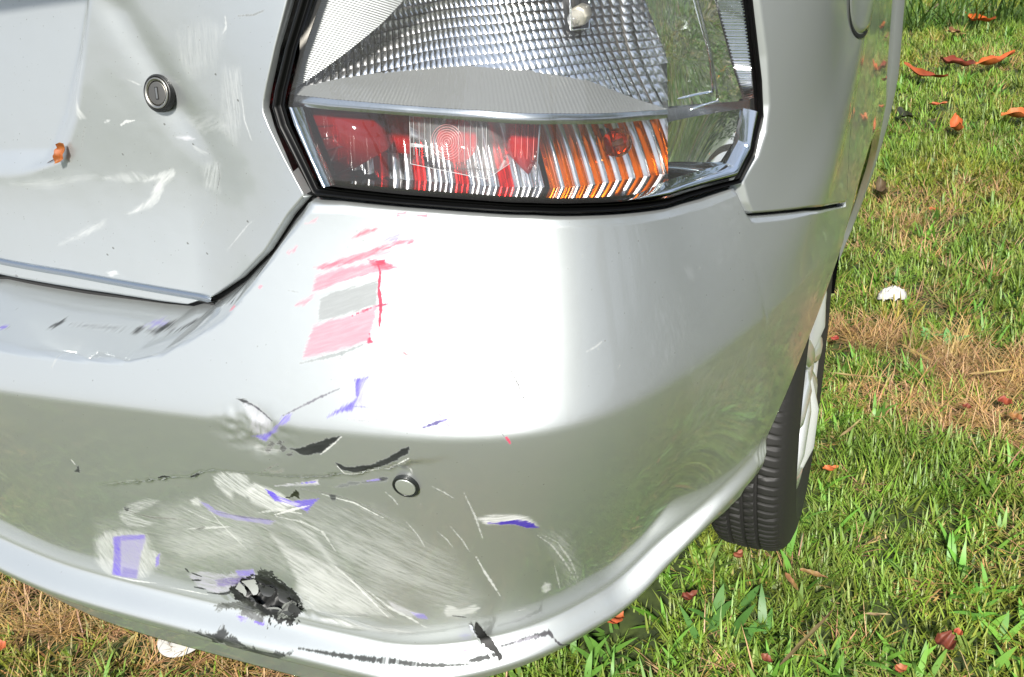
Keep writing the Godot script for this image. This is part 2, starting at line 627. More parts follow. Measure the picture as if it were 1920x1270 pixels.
func gate_in(u: float, y: float) -> float:
	var d := tr_in(u, y)
	var a := fold(u)
	# number plate recess
	var uw := interp(F.recess_side, y)
	d += ss(0.010, -0.036, a - uw) * ss(0.798, 0.826, y) * (0.010 + 0.16 * maxf(y - 0.812, 0))
	# crease of the dent in the panel
	var c := 0.19 + (0.97 - y) * 0.45
	d += 0.0042 * exp(-pow((a - c) / 0.022, 2.0)) * ss(0.80, 0.86, y) * ss(0.99, 0.95, y) * (1.0 if u > 0 else 0.0)
	d += 0.0004 * nz.get_noise_2d(u * 9, y * 9)
	return d

func build_quarter(car: Node3D):
	var q := put("quarter_panel", skin(func(s: float, t: float):
		var L := along(F.q_left, t)
		var ue := 1.95
		var k: float = s
		var u0 := lerpf(L.x, ue, k)
		var lowy := maxf(arch_y(u0), 0.25 if u0 > 1.4 else 0.0)
		if u0 < U_SEAM:
			lowy = maxf(lowy, interp(F.seam, maxf(u0, F.seam[1][0])) + 0.0008)
		var y := lerpf(lowy, 1.0, t)
		y += (L.y - lerpf(F.q_left[0][1], 1.0, t)) * (1 - ss(0, 0.10, k))
		return Vector3(u0, y, 0.0005 + (0.010 if t < 0.004 or s < 0.004 else 0.0)), 220, 110, M.paint), car)
	var fd := Vector3(1.165, 0.905, 0)
	put("fuel_door", skin(func(s: float, t: float):
		var g: float = s * TAU
		var k := pow(pow(absf(cos(g)), 3.0) + pow(absf(sin(g)), 3.0), -1.0 / 3.0) * t
		return Vector3(fd.x + cos(g) * 0.062 * k, fd.y + sin(g) * 0.078 * k, -0.0012 + (0.004 if t > 0.985 else 0.0)), 60, 24, M.paint, [0.0, 1.0, 1.0, 1.0], true), q)
	put("fuel_door_gap", skin(func(s: float, t: float):
		var g: float = s * TAU
		var k := pow(pow(absf(cos(g)), 3.0) + pow(absf(sin(g)), 3.0), -1.0 / 3.0)
		return Vector3(fd.x + cos(g) * (0.0615 + 0.0040 * t) * k, fd.y + sin(g) * (0.0775 + 0.0040 * t) * k, -0.0004), 90, 2, M.slot, [0.0, 1.0, 1.0, 1.0], true), q)
	# the same panel on the far side, doors, wings and bonnet: outside the photograph
	put("quarter_panel", skin(func(s: float, t: float):
		var L := along(F.q_left, t)
		var u0 := lerpf(L.x, 1.95, s)
		var lowy := maxf(arch_y(u0), 0.25 if u0 > 1.4 else interp(F.seam, maxf(u0, F.seam[1][0])) if u0 < U_SEAM else 0.0)
		var y := lerpf(lowy, 1.0, t) + (L.y - lerpf(F.q_left[0][1], 1.0, t)) * (1 - ss(0, 0.10, s))
		return Vector3(-0.2 - u0, y, 0.0005), 80, 40, M.paint, [0.0, 1.0, 1.0, 1.0], true), car)
	for side in [1, -1]:
		for d in [["rear_door", 1.955, 2.75], ["front_door", 2.755, 3.65], ["front_wing", 3.655, plan_end]]:
			put(d[0], skin(func(s: float, t: float):
				var u := lerpf(d[1], d[2], s)
				var lowy := maxf(0.25, arch_y(u))
				return Vector3(u if side > 0 else -0.2 - u, lerpf(lowy, 1.0, t), -0.013 if s > 0.01 and d[0] != "front_wing" else 0.004), 50, 24, M.paint, [0.0, 1.0, 1.0, 1.0], side < 0), car)
	# cabin, roof, bonnet
	var ring := func(t: float, lift: float, shrink: float) -> Vector3:
		var a := lerpf(-0.1, plan_end, absf(t))
		var p := S(a if t >= 0 else -0.2 - a, 1.0, 0.0)
		var c := Vector3(-0.1, 0, -1.1)
		var v := c + Vector3((p.x - c.x) * shrink, 0, (p.z - c.z) * shrink * 0.86)
		return Vector3(v.x, lift, v.z)
	put("bonnet", sheet(func(s: float, t: float):
		var p: Vector3 = ring.call(s * 2 - 1, 1.0, 1.0)
		var full := S(lerpf(-0.1, plan_end, absf(s * 2 - 1)) if s >= 0.5 else -0.2 - lerpf(-0.1, plan_end, absf(s * 2 - 1)), 1.0, 0.0)
		return full.lerp(Vector3(p.x, 1.012, p.z), t), 200, 3, M.paint), car)
	put("cabin_glass", sheet(func(s: float, t: float):
		var a: Vector3 = ring.call(s * 2 - 1, 1.012, 0.985)
		var b: Vector3 = ring.call(s * 2 - 1, 1.42, 0.74)
		return a.lerp(b, t), 200, 6, M.dark_glass), car)
	put("roof", sheet(func(s: float, t: float):
		var b: Vector3 = ring.call(s * 2 - 1, 1.42, 0.75)
		return b.lerp(Vector3(-0.1, 1.48, -1.1), 1 - cos(t * PI * 0.5)), 120, 10, M.paint), car)
	put("bonnet_panel", sheet(func(s: float, t: float):
		return Vector3(lerpf(-0.95, 0.75, s) , 1.008 , lerpf(-2.2, -3.45, t)), 4, 4, M.paint), car)
	put("underbody", box_mesh(Vector3(1.40, 0.10, 3.7), M.under), car, Transform3D(Basis(), Vector3(-0.1, 0.30, -1.6)))
	put("bumper_beam", box_mesh(Vector3(0.95, 0.16, 0.10), M.under), car, Transform3D(Basis(), Vector3(-0.1, 0.42, 0.50)))
	put("boot_floor", box_mesh(Vector3(1.1, 0.05, 0.9), M.under), car, Transform3D(Basis(), Vector3(-0.1, 0.40, 0.05)))
	# dark channel behind the seams
	put("tailgate_seal", skin(func(s: float, t: float):
		var k: float = absf(s - 0.5) * 2
		var p := along(F.gap_full, k)
		var u := p.x if s >= 0.5 else -0.2 - p.x
		return Vector3(u, p.y - 0.012 + 0.026 * t, tr_in(u, p.y) + 0.012), 160, 5, M.rubber), car)
	put("panel_seam", skin(func(s: float, t: float):
		var p := along(F.seam, s)
		return Vector3(p.x, p.y - 0.008 + 0.018 * t, 0.011), 40, 4, M.rubber), car)

func build_lamp(car: Node3D):
	var lamp := node("tail_light", car)
	var coons := func(s: float, t: float) -> Vector3:
		var b := along(F.lens_b, s)
		var c := along(F.lens_t, s)
		var l := along(F.lens_l, t)
		var r := along(F.lens_r, t)
		var p00 := along(F.lens_b, 0)
		var p10 := along(F.lens_b, 1)
		var p01 := along(F.lens_t, 0)
		var p11 := along(F.lens_t, 1)
		return b * (1 - t) + c * t + l * (1 - s) + r * s - (p00 * (1 - s) * (1 - t) + p10 * s * (1 - t) + p01 * (1 - s) * t + p11 * s * t)
	put("lens", skin(func(s: float, t: float):
		var p: Vector3 = coons.call(s, t)
		p.z = 0.002 - 0.007 * pow(16 * s * (1 - s) * t * (1 - t), 0.35)
		return p, 90, 50, M.lens), lamp)
	put("lamp_housing", skin(func(s: float, t: float):
		var p: Vector3 = coons.call(s, t)
		p.x += (s - 0.5) * 0.06
		p.y += (t - 0.5) * 0.02
		p.z = 0.012 + 0.100 * pow(16 * s * (1 - s) * t * (1 - t), 0.22)
		return p, 70, 50, M.housing), lamp)
	put("gasket", skin(func(s: float, t: float):
		var p := step_along(F.outer, s)
		var q := step_along(F.lens, s)
		var r := p.lerp(q, t)
		r.z = 0.012 - 0.016 * ss(0.0, 0.5, t) + 0.004 * ss(0.55, 0.7, t) - 0.004 * ss(0.75, 0.95, t)
		return r, 260, 14, M.gasket, [0.0, 1.0, 1.0, 1.0], true), lamp)
	# chrome bezel inside the lens
	put("bezel", between(F.bez_o, F.bez_i, 60, 10, M.chrome, 0.006), lamp)
	put("bezel", between(F.bezl_o, F.bezl_i, 40, 10, M.chrome, 0.005, true), lamp)
	# shelf: ribbed frosted top and its front edge
	put("shelf_edge", between(F.shelf_f, F.shelf_f2, 80, 5, M.chrome_dull, 0.0015), lamp)
	put("shelf", skin(func(s: float, t: float):
		var a := along(F.shelf_f, s)
		var b := along(F.shelf_b, s)
		var r := a.lerp(b, t)
		r.y += 0.0009 * absf(fposmod(s * 95 + t * 22, 1.0) - 0.5)
		return r, 480, 24, M.frost), lamp)
	# reflector bowl of small crisp prisms, too small to pick apart
	var pts := PackedVector3Array()
	var nrm := PackedVector3Array()
	var idx := PackedInt32Array()
	var du := 0.0088
	var dv := 0.0072
	var left_line := []
	for q in F.refl_l:
		left_line.append([q[1], q[0]])
	var right_line := []
	for q in F.refl_r:
		right_line.append([q[1], q[0]])
	var bowl := func(u: float, y: float) -> float:
		var b := along(F.shelf_b, clampf((u - F.shelf_b[0][0]) / (F.shelf_b[-1][0] - F.shelf_b[0][0]), 0, 1))
		var k := clampf((u - F.shelf_b[0][0]) / (F.shelf_b[-1][0] - F.shelf_b[0][0]), 0, 1)
		var base := 0.014 + 0.040 * pow(sin(k * PI), 0.7)
		var rise := clampf((y - b.y) / 0.12, -0.2, 1.2)
		return base + 0.016 * sin(clampf(rise, 0, 1) * PI) + 0.006 * rise
	for j in 26:
		for i in 60:
			var u0: float = F.shelf_b[0][0] + i * du
			var y0 := 0.808 + j * dv + 0.012 * sin(clampf((u0 - F.shelf_b[0][0]) / 0.46, 0, 1) * PI)
			var uc := u0 + du * 0.5
			var yc := y0 + dv * 0.5
			var bot := along(F.shelf_b, clampf((uc - F.shelf_b[0][0]) / (F.shelf_b[-1][0] - F.shelf_b[0][0]), 0, 1))
			if yc < bot.y - 0.006 or uc < interp(left_line, yc) - 0.004 or uc > interp(right_line, yc) + 0.002:
				continue
			var at := pts.size()
			for q in 5:
				for p in 5:
					var fx := p / 4.0 * 2 - 1
					var fy := q / 4.0 * 2 - 1
					var u := uc + fx * du * 0.49
					var y := yc + fy * dv * 0.49
					pts.append(S(u, y, bowl.call(uc, yc) + 0.25 * (bowl.call(u, y) - bowl.call(uc, yc)) - 0.0011 * (1 - fx * fx) * (1 - 0.7 * fy * fy) + 0.0014 * fy))
			for q in 5:
				for p in 5:
					var x0 := pts[at + q * 5 + mini(p + 1, 4)] - pts[at + q * 5 + maxi(p - 1, 0)]
					var x1 := pts[at + mini(q + 1, 4) * 5 + p] - pts[at + maxi(q - 1, 0) * 5 + p]
					nrm.append(x0.cross(x1).normalized())
			for q in 4:
				for p in 4:
					var e := at + q * 5 + p
					idx.append_array([e, e + 5, e + 1, e + 1, e + 5, e + 6])
	var arr := []
	arr.resize(Mesh.ARRAY_MAX)
	arr[Mesh.ARRAY_VERTEX] = pts
	arr[Mesh.ARRAY_NORMAL] = nrm
	arr[Mesh.ARRAY_INDEX] = idx
	var facets := ArrayMesh.new()
	facets.add_surface_from_arrays(Mesh.PRIMITIVE_TRIANGLES, arr)
	facets.surface_set_material(0, M.chrome_soft)
	var refl := put("reflector_facets", facets, lamp)
	put("reflector_shell", skin(func(s: float, t: float):
		var u := lerpf(F.shelf_b[0][0], F.shelf_b[-1][0] - 0.004, s)
		var y := lerpf(along(F.shelf_b, s).y - 0.001, 1.0, t)
		return Vector3(u, y, bowl.call(u, y) + 0.004), 40, 20, M.steel_dark), lamp)
	tag(refl, "", "", "", "stuff")
	# ribbed frosted flank on the left
	put("ribbed_flank", skin(func(s: float, t: float):
		var a := along(F.frost_l, t)
		var b := along(F.refl_l, t)
		var r := a.lerp(b, s)
		r.z += 0.0010 * absf(fposmod(t * 60, 1.0) - 0.5)
		return r, 14, 361, M.frost), lamp)
	# white bulb in its opening
	var wf: Array = F.wbulb
	put("bulb_opening", prism(wf.slice(2, 6), wf.slice(2, 6), 0.047, 0.085, M.slot), lamp)
	var edge := PackedVector3Array()
	for i in 5:
		var q = wf[2 + i % 4]
		edge.append(S(q[0], q[1], 0.046))
	put("bulb_frame", tube(edge, 0.0014, M.chrome), lamp)
	var bb := S(wf[1][0], wf[1][1], 0.045)
	var bt := S(wf[0][0], wf[0][1], 0.034)
	var ax := (bt - bb).normalized()
	var bx := Transform3D(Basis(Quaternion(Vector3.UP, ax)), bb)
	var wb := put("bulb_socket", lathe([[0.0, -0.012], [0.0085, -0.012], [0.0085, 0.001], [0.0070, 0.004], [0.0, 0.004]], 8, M.socket), lamp, bx)
	put("bulb", lathe([[0.0062, 0.004], [0.0066, 0.010], [0.0056, 0.016], [0.0030, 0.020], [0.0, 0.0208]], 20, M.bulb_glass), lamp, bx)
	put("filament", box_mesh(Vector3(0.004, 0.006, 0.0006), M.steel), lamp, bx * Transform3D(Basis(), Vector3(0, 0.010, 0)))
	# mirror trim on the right, with its ribbed edge
	put("mirror_trim", between(F.m1_l, F.m1_r, 30, 24, M.mirror, -0.004, true), lamp)
	put("ribbed_edge", skin(func(s: float, t: float):
		var p := step_along(F.m1_r, t)
		var q := step_along(F.rib_r, t)
		var r := p.lerp(q, s)
		r.z -= 0.0022 * absf(sin(t * 46 * PI)) + 0.001
		return r, 8, 461, M.chrome), lamp)
	var tl := PackedVector3Array()
	for i in 40:
		var p := along(F.trimline, i / 39.0)
		tl.append(S(p.x, p.y, p.z - 0.0005))
	put("trim_line", tube(tl, 0.0012, M.chrome, 6, 1.6), lamp)
	put("mirror_panel", skin(func(s: float, t: float):
		var a := Vector3(F.m2[0][0], F.m2[0][1], F.m2[0][2]).lerp(Vector3(F.m2[2][0], F.m2[2][1], F.m2[2][2]), s)
		var b := Vector3(F.m2[1][0], F.m2[1][1], F.m2[1][2]).lerp(Vector3(F.m2[3][0], F.m2[3][1], F.m2[3][2]), s)
		return a.lerp(b, t) + Vector3(0, 0, 0.003 * sin(s * PI)), 20, 16, M.mirror, [0.0, 1.0, 1.0, 1.0], true), lamp)
	# lower chamber: mirror floor, fluted back wall in three colours, its amber an orange reflection painted in
	put("chamber_floor", skin(func(s: float, t: float):
		var a := along(F.floor_f, s)
		return Vector3(lerpf(a.x, lerpf(F.zone[0][0] - 0.04, F.zone[3][0] + 0.02, s), t), a.y + 0.004 - 0.010 * t, lerpf(a.z, 0.085, t)), 50, 16, M.floor_mirror), lamp)
	put("chamber_ceiling", skin(func(s: float, t: float):
		var a := along(F.shelf_f2, s)
		return Vector3(a.x, a.y + 0.002, lerpf(0.012, 0.09, t)), 40, 8, M.housing, [0.0, 1.0, 1.0, 1.0], true), lamp)
	var flute := func(u0: float, u1: float, n: int, m: Material, m2: Material, depth: float, step: int):
		for k in n:
			var a := lerpf(u0, u1, k / float(n))
			var b := lerpf(u0, u1, (k + 1) / float(n))
			put("reflector_flute", skin(func(s: float, t: float):
				var u := lerpf(a, b, s)
				var y0 := interp(F.floor_line, u) - 0.006
				var y1 := interp(F.ceil_line, u) + 0.006
				return Vector3(u, lerpf(y0, y1, t), depth + 0.016 * t * t - 0.0035 * sin(s * PI)), 6, 6, m if k % step == 0 else m2), lamp)
	flute.call(F.zone[0][0] - 0.04, F.zone[1][0], 9, M.red_chrome, M.chrome_soft, 0.064, 3)
	flute.call(F.zone[1][0], F.zone[2][0], 12, M.red_chrome, M.chrome_soft, 0.066, 4)
	flute.call(F.zone[2][0], F.zone[3][0] + 0.015, 18, M.amber_reflection_chrome, M.chrome_soft, 0.060, 2)
	# coloured blocks
	var rb: Array = F.red_block
	put("red_reflex_block", prism(rb, rb, 0.024, 0.056, M.red_block), lamp)
	for i in 6:
		var p := along([rb[0], rb[3]], 0.10 + 0.85 * i / 5.0)
		var q := along([rb[1], rb[2]], 0.10 + 0.85 * i / 5.0)
		var e := p.lerp(q, 0.30 if i > 0 else 0.95)
		put("reflex_edge", tube(PackedVector3Array([S(p.x, p.y, 0.0225), S(e.x, e.y, 0.0222)]), 0.0007, M.chrome, 5), lamp)
	put("red_panel", prism(F.red_mid, F.red_mid, 0.052, 0.056, M.red_glass), lamp)
	put("clear_box_lens", prism(F.clear_a, F.clear_b, 0.022, 0.055, M.clear_block), lamp)
	for pair in [[F.clear_a[0], F.clear_a[1]], [F.clear_a[1], F.clear_a[2]], [F.clear_a[2], F.clear_a[3]], [F.clear_a[3], F.clear_a[0]]]:
		put("box_lens_edge", tube(PackedVector3Array([S(pair[0][0], pair[0][1], 0.0215), S(pair[1][0], pair[1][1], 0.0215)]), 0.0007, M.white_edge, 6), lamp)
	put("box_lens_edge", tube(PackedVector3Array([S(F.clear_a[2][0], F.clear_a[2][1], 0.0215), S(F.clear_b[2][0], F.clear_b[2][1], 0.055)]), 0.0007, M.white_edge, 6), lamp)
	for i in 13:
		var k := 0.05 + 0.9 * i / 12.0
		if k > 0.28 and k < 0.62:
			continue
		var p := along([F.clear_a[0], F.clear_a[1]], k)
		var q := along([F.clear_a[3], F.clear_a[2]], k)
		put("box_lens_ridge", tube(PackedVector3Array([S(p.x, p.y, 0.0213), S(lerpf(p.x, q.x, 0.8), lerpf(p.y, q.y, 0.8), 0.0213)]), 0.0006, M.white_edge, 5), lamp)
	var cu: float = (F.clear_a[0][0] * 0.55 + F.clear_a[1][0] * 0.45)
	var cy := 0.8255
	var disc := frame_on(cu, cy, 0.0215)
	for k in 7:
		var r := 0.0022 + k * 0.0020
		put("fresnel_ring", lathe([[r - 0.00022, 0.0], [r, 0.0005], [r + 0.00022, 0.0]], 36, M.pink_edge), lamp, disc)
	put("red_disc", lathe([[0.0, 0.0], [0.018, 0.0], [0.018, -0.002], [0.0, -0.002]], 36, M.red_glass), lamp, frame_on(cu + 0.012, cy - 0.002, 0.034))
	put("red_ribbed_lens", prism(F.red_rib, F.red_rib, 0.033, 0.052, M.red_glass), lamp)
	for i in 4:
		var p := along([F.red_rib[0], F.red_rib[1]], 0.15 + i * 0.23)
		var q := along([F.red_rib[4], F.red_rib[2]], 0.15 + i * 0.23)
		put("lens_rib", tube(PackedVector3Array([S(p.x, p.y, 0.0325), S(q.x, q.y, 0.0325)]), 0.0006, M.red_edge, 5), lamp)
	put("divider", tube(PackedVector3Array([S(F.rod[0][0], F.rod[0][1], 0.028), S(F.rod[1][0], F.rod[1][1], 0.026)]), 0.0024, M.chrome_dull, 8), lamp)
	# amber bulb
	var ab := frame_on(F.bulb[0][0], F.bulb[0][1], 0.050)
	put("amber_bulb", lathe([[0.0, 0.0135], [0.0060, 0.0125], [0.0105, 0.0085], [0.0128, 0.002], [0.0125, -0.004], [0.0095, -0.010], [0.0085, -0.016]], 28, M.amber_glass), lamp, ab)
	put("amber_bulb_filament", box_mesh(Vector3(0.009, 0.0015, 0.003), M.steel), lamp, ab)
	put("amber_bulb_socket", lathe([[0.0, -0.012], [0.0100, -0.012], [0.0150, -0.013], [0.0165, -0.016], [0.0165, -0.030]], 24, M.steel_dark), lamp, ab)
	# its mirror-image partner on the far side, outside the photograph
	var far := lamp.duplicate()
	far.name = "tail_light_001"
	far.transform = Transform3D(Basis().scaled(Vector3(-1, 1, 1)), Vector3(-0.2, 0, 0))
	car.add_child(far, true)

func build_wheel(car: Node3D):
	var xf := Transform3D(Basis(Vector3(0, 0, 1), Vector3(0.76, 0, 0), Vector3(0, 1, 0)), Vector3.ZERO)
	var wheel := node("wheel", car, Transform3D(Basis(), Vector3(0.724, 0.300, -0.004)))
	# heights run across the tread: negative inward
	var prof := [[0.205, -0.075], [0.235, -0.083], [0.270, -0.082], [0.291, -0.072], [0.300, -0.060], [0.3025, -0.048], [0.3030, -0.036], [0.2955, -0.0355], [0.2955, -0.0285], [0.3035, -0.028], [0.3040, -0.010], [0.2965, -0.0095], [0.2965, -0.0025], [0.3040, -0.002], [0.3035, 0.014], [0.2960, 0.0145], [0.2960, 0.0215], [0.3030, 0.022], [0.3025, 0.036], [0.3000, 0.048], [0.2940, 0.058], [0.2840, 0.067], [0.268, 0.074], [0.250, 0.077], [0.248, 0.0785], [0.244, 0.0785], [0.242, 0.077], [0.225, 0.074], [0.210, 0.066], [0.203, 0.058]]
	put("tyre", lathe(prof, 768, M.tyre, xf, func(r: float, i: int, j: int):
		if j >= 4 and j <= 20 and r > 0.2975:
			var ph := fposmod(i / 768.0 * 116 + 0.22 * sin(j * 0.7), 1.0)
			if ph < 0.17:
				return r - 0.0038
		return r), wheel)
	var rim := put("rim", lathe([[0.196, -0.06], [0.200, 0.050], [0.206, 0.060], [0.205, 0.064], [0.197, 0.064], [0.190, 0.058], [0.180, 0.050], [0.050, 0.042], [0.0, 0.042]], 72, M.hub_dark, xf), wheel)
	for k in 9:
		var a := TAU * k / 9 + 0.2
		var path := PackedVector3Array([Vector3(0.046, cos(a) * 0.02, sin(a) * 0.02), Vector3(0.050, cos(a) * 0.08, sin(a) * 0.08), Vector3(0.048, cos(a) * 0.15, sin(a) * 0.15), Vector3(0.044, cos(a) * 0.196, sin(a) * 0.196)])
		put("spoke", tube(path, 0.019, M.hub, 10, 0.55), wheel)
	put("hub_ring", lathe([[0.204, 0.060], [0.202, 0.067], [0.192, 0.068], [0.184, 0.060], [0.180, 0.052]], 90, M.hub, xf), wheel)
	put("hub_cap", lathe([[0.046, 0.052], [0.042, 0.066], [0.028, 0.071], [0.0, 0.072]], 30, M.hub, xf), wheel)
	put("wheel_well", sheet(func(s: float, t: float):
		var a: float = lerpf(0.95, PI + 0.2, s)
		return Vector3(lerpf(0.50, lerpf(0.785, 0.80, sin(a)), t), 0.30 + sin(a) * 0.352, -0.03 + cos(a) * 0.372), 40, 4, M.liner), car)
	put("wheel_well_wall", box_mesh(Vector3(0.02, 0.55, 0.8), M.liner), car, Transform3D(Basis(), Vector3(0.50, 0.42, -0.03)))
	for w in [Vector3(0.724, 0.300, -2.53), Vector3(-0.924, 0.300, -0.004), Vector3(-0.924, 0.300, -2.53)]:
		var c := wheel.duplicate()
		c.name = "wheel_001"
		c.transform = Transform3D(Basis() if w.x > 0 else Basis(Vector3.UP, PI), w)
		car.add_child(c, true)

# ------------------------------------------------------------------ lawn
func dry_at(x: float, z: float) -> float:   # 0 green, 1 straw
	var d := 0.0
	for b in [[0.8659, -0.6222, 0.16, 0.1, -0.1, 1], [1.0387, -0.5719, 0.2, 0.1, -0.25, 1], [1.133, -0.5037, 0.16, 0.12, -0.3, 1], [0.9363, -0.3752, 0.15, 0.1, 0.2, 0.62], [1.0756, -0.3327, 0.16, 0.09, -0.2, 0.8], [0.9543, -0.8188, 0.14, 0.1, 0, 0.45], [-0.4462, 0.6543, 0.26, 0.075, 0, 0.95], [-0.17, 0.6337, 0.2, 0.06, 0.1, 0.9], [0.0482, 0.6178, 0.16, 0.06, 0.1, 0.85], [0.2508, 0.5909, 0.2, 0.06, 0.1, 0.7], [0.9228, -1.4033, 0.2, 0.3, 0, 0.5], [1.0738, -1.6055, 0.25, 0.22, 0, 0.35], [1.2625, -3.6315, 0.3, 0.3, 0, 0.3]]:
		var q := Vector2((x - b[0]) / b[2], (z - b[1]) / b[3])
		q = q.rotated(b[4])
		d = maxf(d, b[5] * ss(1.25, 0.35, q.length() + 0.5 * nz.get_noise_2d(x * 7, z * 7)))
	return clampf(d + 0.22 * ss(0.05, 0.55, nz.get_noise_2d(x * 1.3 + 9, z * 1.3)), 0, 1)

func blade(st: SurfaceTool, root: Vector3, dir: float, length: float, width: float, lean: float, curl: float, c: Color, segs := 3):
	var fwd := Vector3(cos(dir), 0, sin(dir))
	var side := Vector3(-fwd.z, 0, fwd.x)
	var p := root
	var ang := lean
	var prev: Array[Vector3] = []
	for i in segs + 1:
		var t := i / float(segs)
		var w := width * (0.7 + 0.6 * t - 1.3 * t * t) * 0.5 if t < 1 else 0.0
		w = maxf(w, 0.0)
		var up := Vector3(0, cos(ang), 0) + fwd * sin(ang)
		var fold_n := up.cross(side) * 0.25 * w
		var cur: Array[Vector3] = [p - side * w, p + side * w]
		if i > 0:
			var cc := c.lerp(c * 1.25, t)
			st.set_color(cc)
			if t < 1:
				for v in [prev[0], cur[0], prev[1], prev[1], cur[0], cur[1]]:
					st.add_vertex(v)
			else:
				for v in [prev[0], p, prev[1]]:
					st.add_vertex(v)
		prev = cur
		p += up * (length / segs)
		ang += curl / segs

func tuft(kind: int, sd: int) -> ArrayMesh:
	rng.seed = sd
	var st := SurfaceTool.new()
	st.begin(Mesh.PRIMITIVE_TRIANGLES)
	var n: int = [11, 6, 10, 9][kind]
	for i in n:
		var r := 0.016 * sqrt(rng.randf())
		var a := rng.randf() * TAU
		var root := Vector3(cos(a) * r, -0.004, sin(a) * r)
		var g := rng.randf_range(0.75, 1.25)
		match kind:
			0: blade(st, root, rng.randf() * TAU, rng.randf_range(0.025, 0.055), rng.randf_range(0.0026, 0.0050), rng.randf_range(0.1, 0.9), rng.randf_range(0.0, 1.2), Color(0.128 * g, 0.205 * g, 0.028 * g))
			1: blade(st, root, rng.randf() * TAU, rng.randf_range(0.030, 0.070), rng.randf_range(0.006, 0.011), rng.randf_range(0.25, 1.1), rng.randf_range(0.2, 1.3), Color(0.098 * g, 0.205 * g, 0.030 * g), 4)
			2: blade(st, root + Vector3(0, 0.008, 0), rng.randf() * TAU, rng.randf_range(0.03, 0.075), rng.randf_range(0.0014, 0.003), rng.randf_range(0.7, 1.6), rng.randf_range(-0.3, 0.7), Color(0.36 * g, 0.258 * g, 0.120 * g))
			3: blade(st, root, rng.randf() * TAU, rng.randf_range(0.02, 0.045), rng.randf_range(0.003, 0.005), rng.randf_range(0.3, 1.2), rng.randf_range(0.0, 1.0), Color(0.19 * g, 0.245 * g, 0.045 * g) if i % 3 else Color(0.33 * g, 0.27 * g, 0.09 * g))
	st.generate_normals()
	var me := st.commit()
	me.surface_set_material(0, M.grass)
	return me

func build_lawn():
	var ground := put("ground", sheet(func(s: float, t: float):
		var x := lerpf(-40, 40, s)
		var z := lerpf(40, -40, t)
		return Vector3(x, 0.0, z), 60, 60, M.soil), self)
	tag(ground, "", "", "", "structure")
	rng.seed = 11
	var places := [[], [], [], []]
	var tints := [[], [], [], []]
	# [x0, x1, z0, z1, tufts per square metre, size]
	for zone in [[-0.75, 1.75, -0.7, 1.05, 4300, 0.92], [0.3, 2.0, -2.4, -0.7, 2300, 1.05], [0.5, 2.6, -7.0, -2.4, 800, 1.4], [1.75, 4.5, -3.0, 1.5, 240, 1.5], [-2.5, 4.0, 1.05, 3.5, 520, 1.4], [2.6, 9.0, -8.0, 3.5, 90, 2.2], [-6.0, 9.0, 3.5, 8.0, 55, 2.4], [-3.0, -0.75, -3.0, 1.05, 480, 1.4], [-8.0, -3.0, -8.0, 3.5, 70, 2.2], [0.6, 9.0, -14.0, -8.0, 40, 2.4]]:
		var n := int((zone[1] - zone[0]) * (zone[3] - zone[2]) * zone[4])
		for i in n:
			var x := rng.randf_range(zone[0], zone[1])
			var z := rng.randf_range(zone[2], zone[3])
			var seen := rng.randf()
			var turn := rng.randf() * TAU
			var sz: float = zone[5] * rng.randf_range(0.75, 1.25)
			var pick := rng.randf()
			if x < 0.62 and x > -0.8 and z < 0.42 and z > -3.4:   # under the car only a thin stand
				if seen > 0.25:
					continue
			if Vector2(x - 0.724, z * 0.6).length() < 0.05:
				continue
			var d := dry_at(x, z)
			var lush := ss(-0.1, 0.4, nz.get_noise_2d(x * 2.1, z * 2.1 + 5)) * 0.5 + (0.45 * ss(0.10, 0.5, z) * ss(0.55, 0.9, x))
			var kind := 0
			if pick < d * 0.80 + 0.03:
				kind = 2
			elif pick < d * 0.92 + 0.20:
				kind = 3
			elif rng.randf() < 0.05 + 0.30 * lush:
				kind = 1
			if d > 0.72 and kind != 2:
				sz *= 0.7
			var tall := sz * (1.0 + 0.25 * nz.get_noise_2d(x * 3, z * 3))
			places[kind].append(Transform3D(Basis(Vector3.UP, turn).scaled(Vector3(sz, tall, sz)), Vector3(x, 0, z)))
			var br := 1.0 + 0.35 * nz.get_noise_2d(x * 4 + 3, z * 4)
			var warm := 1.0 + 0.40 * ss(-0.2, 0.5, nz.get_noise_2d(x * 1.1, z * 1.1 - 7))
			tints[kind].append(Color(br * warm, br * rng.randf_range(0.75, 1.15), br * rng.randf_range(0.7, 1.3)) if kind != 2 else Color(br, br * rng.randf_range(0.72, 1.05), br * rng.randf_range(0.6, 1.1)))
	var grass := node("grass", self)
	tag(grass, "short green lawn grass mixed with dry straw blades", "grass", "", "stuff")
	for kind in 4:
		for v in 3:
			var list := []
			for i in range(v, places[kind].size(), 3):
				list.append(i)
			var mm := MultiMesh.new()
			mm.transform_format = MultiMesh.TRANSFORM_3D
			mm.use_colors = true
			mm.mesh = tuft(kind, 100 + kind * 10 + v)
			mm.instance_count = list.size()
			for i in list.size():
				mm.set_instance_transform(i, places[kind][list[i]])
				mm.set_instance_color(i, tints[kind][list[i]])
			var o := MultiMeshInstance3D.new()
			o.name = ["fine_blades", "broad_blades", "dry_straw", "pale_blades"][kind]
			o.multimesh = mm
			o.set_meta("kind", "stuff")
			grass.add_child(o, true)

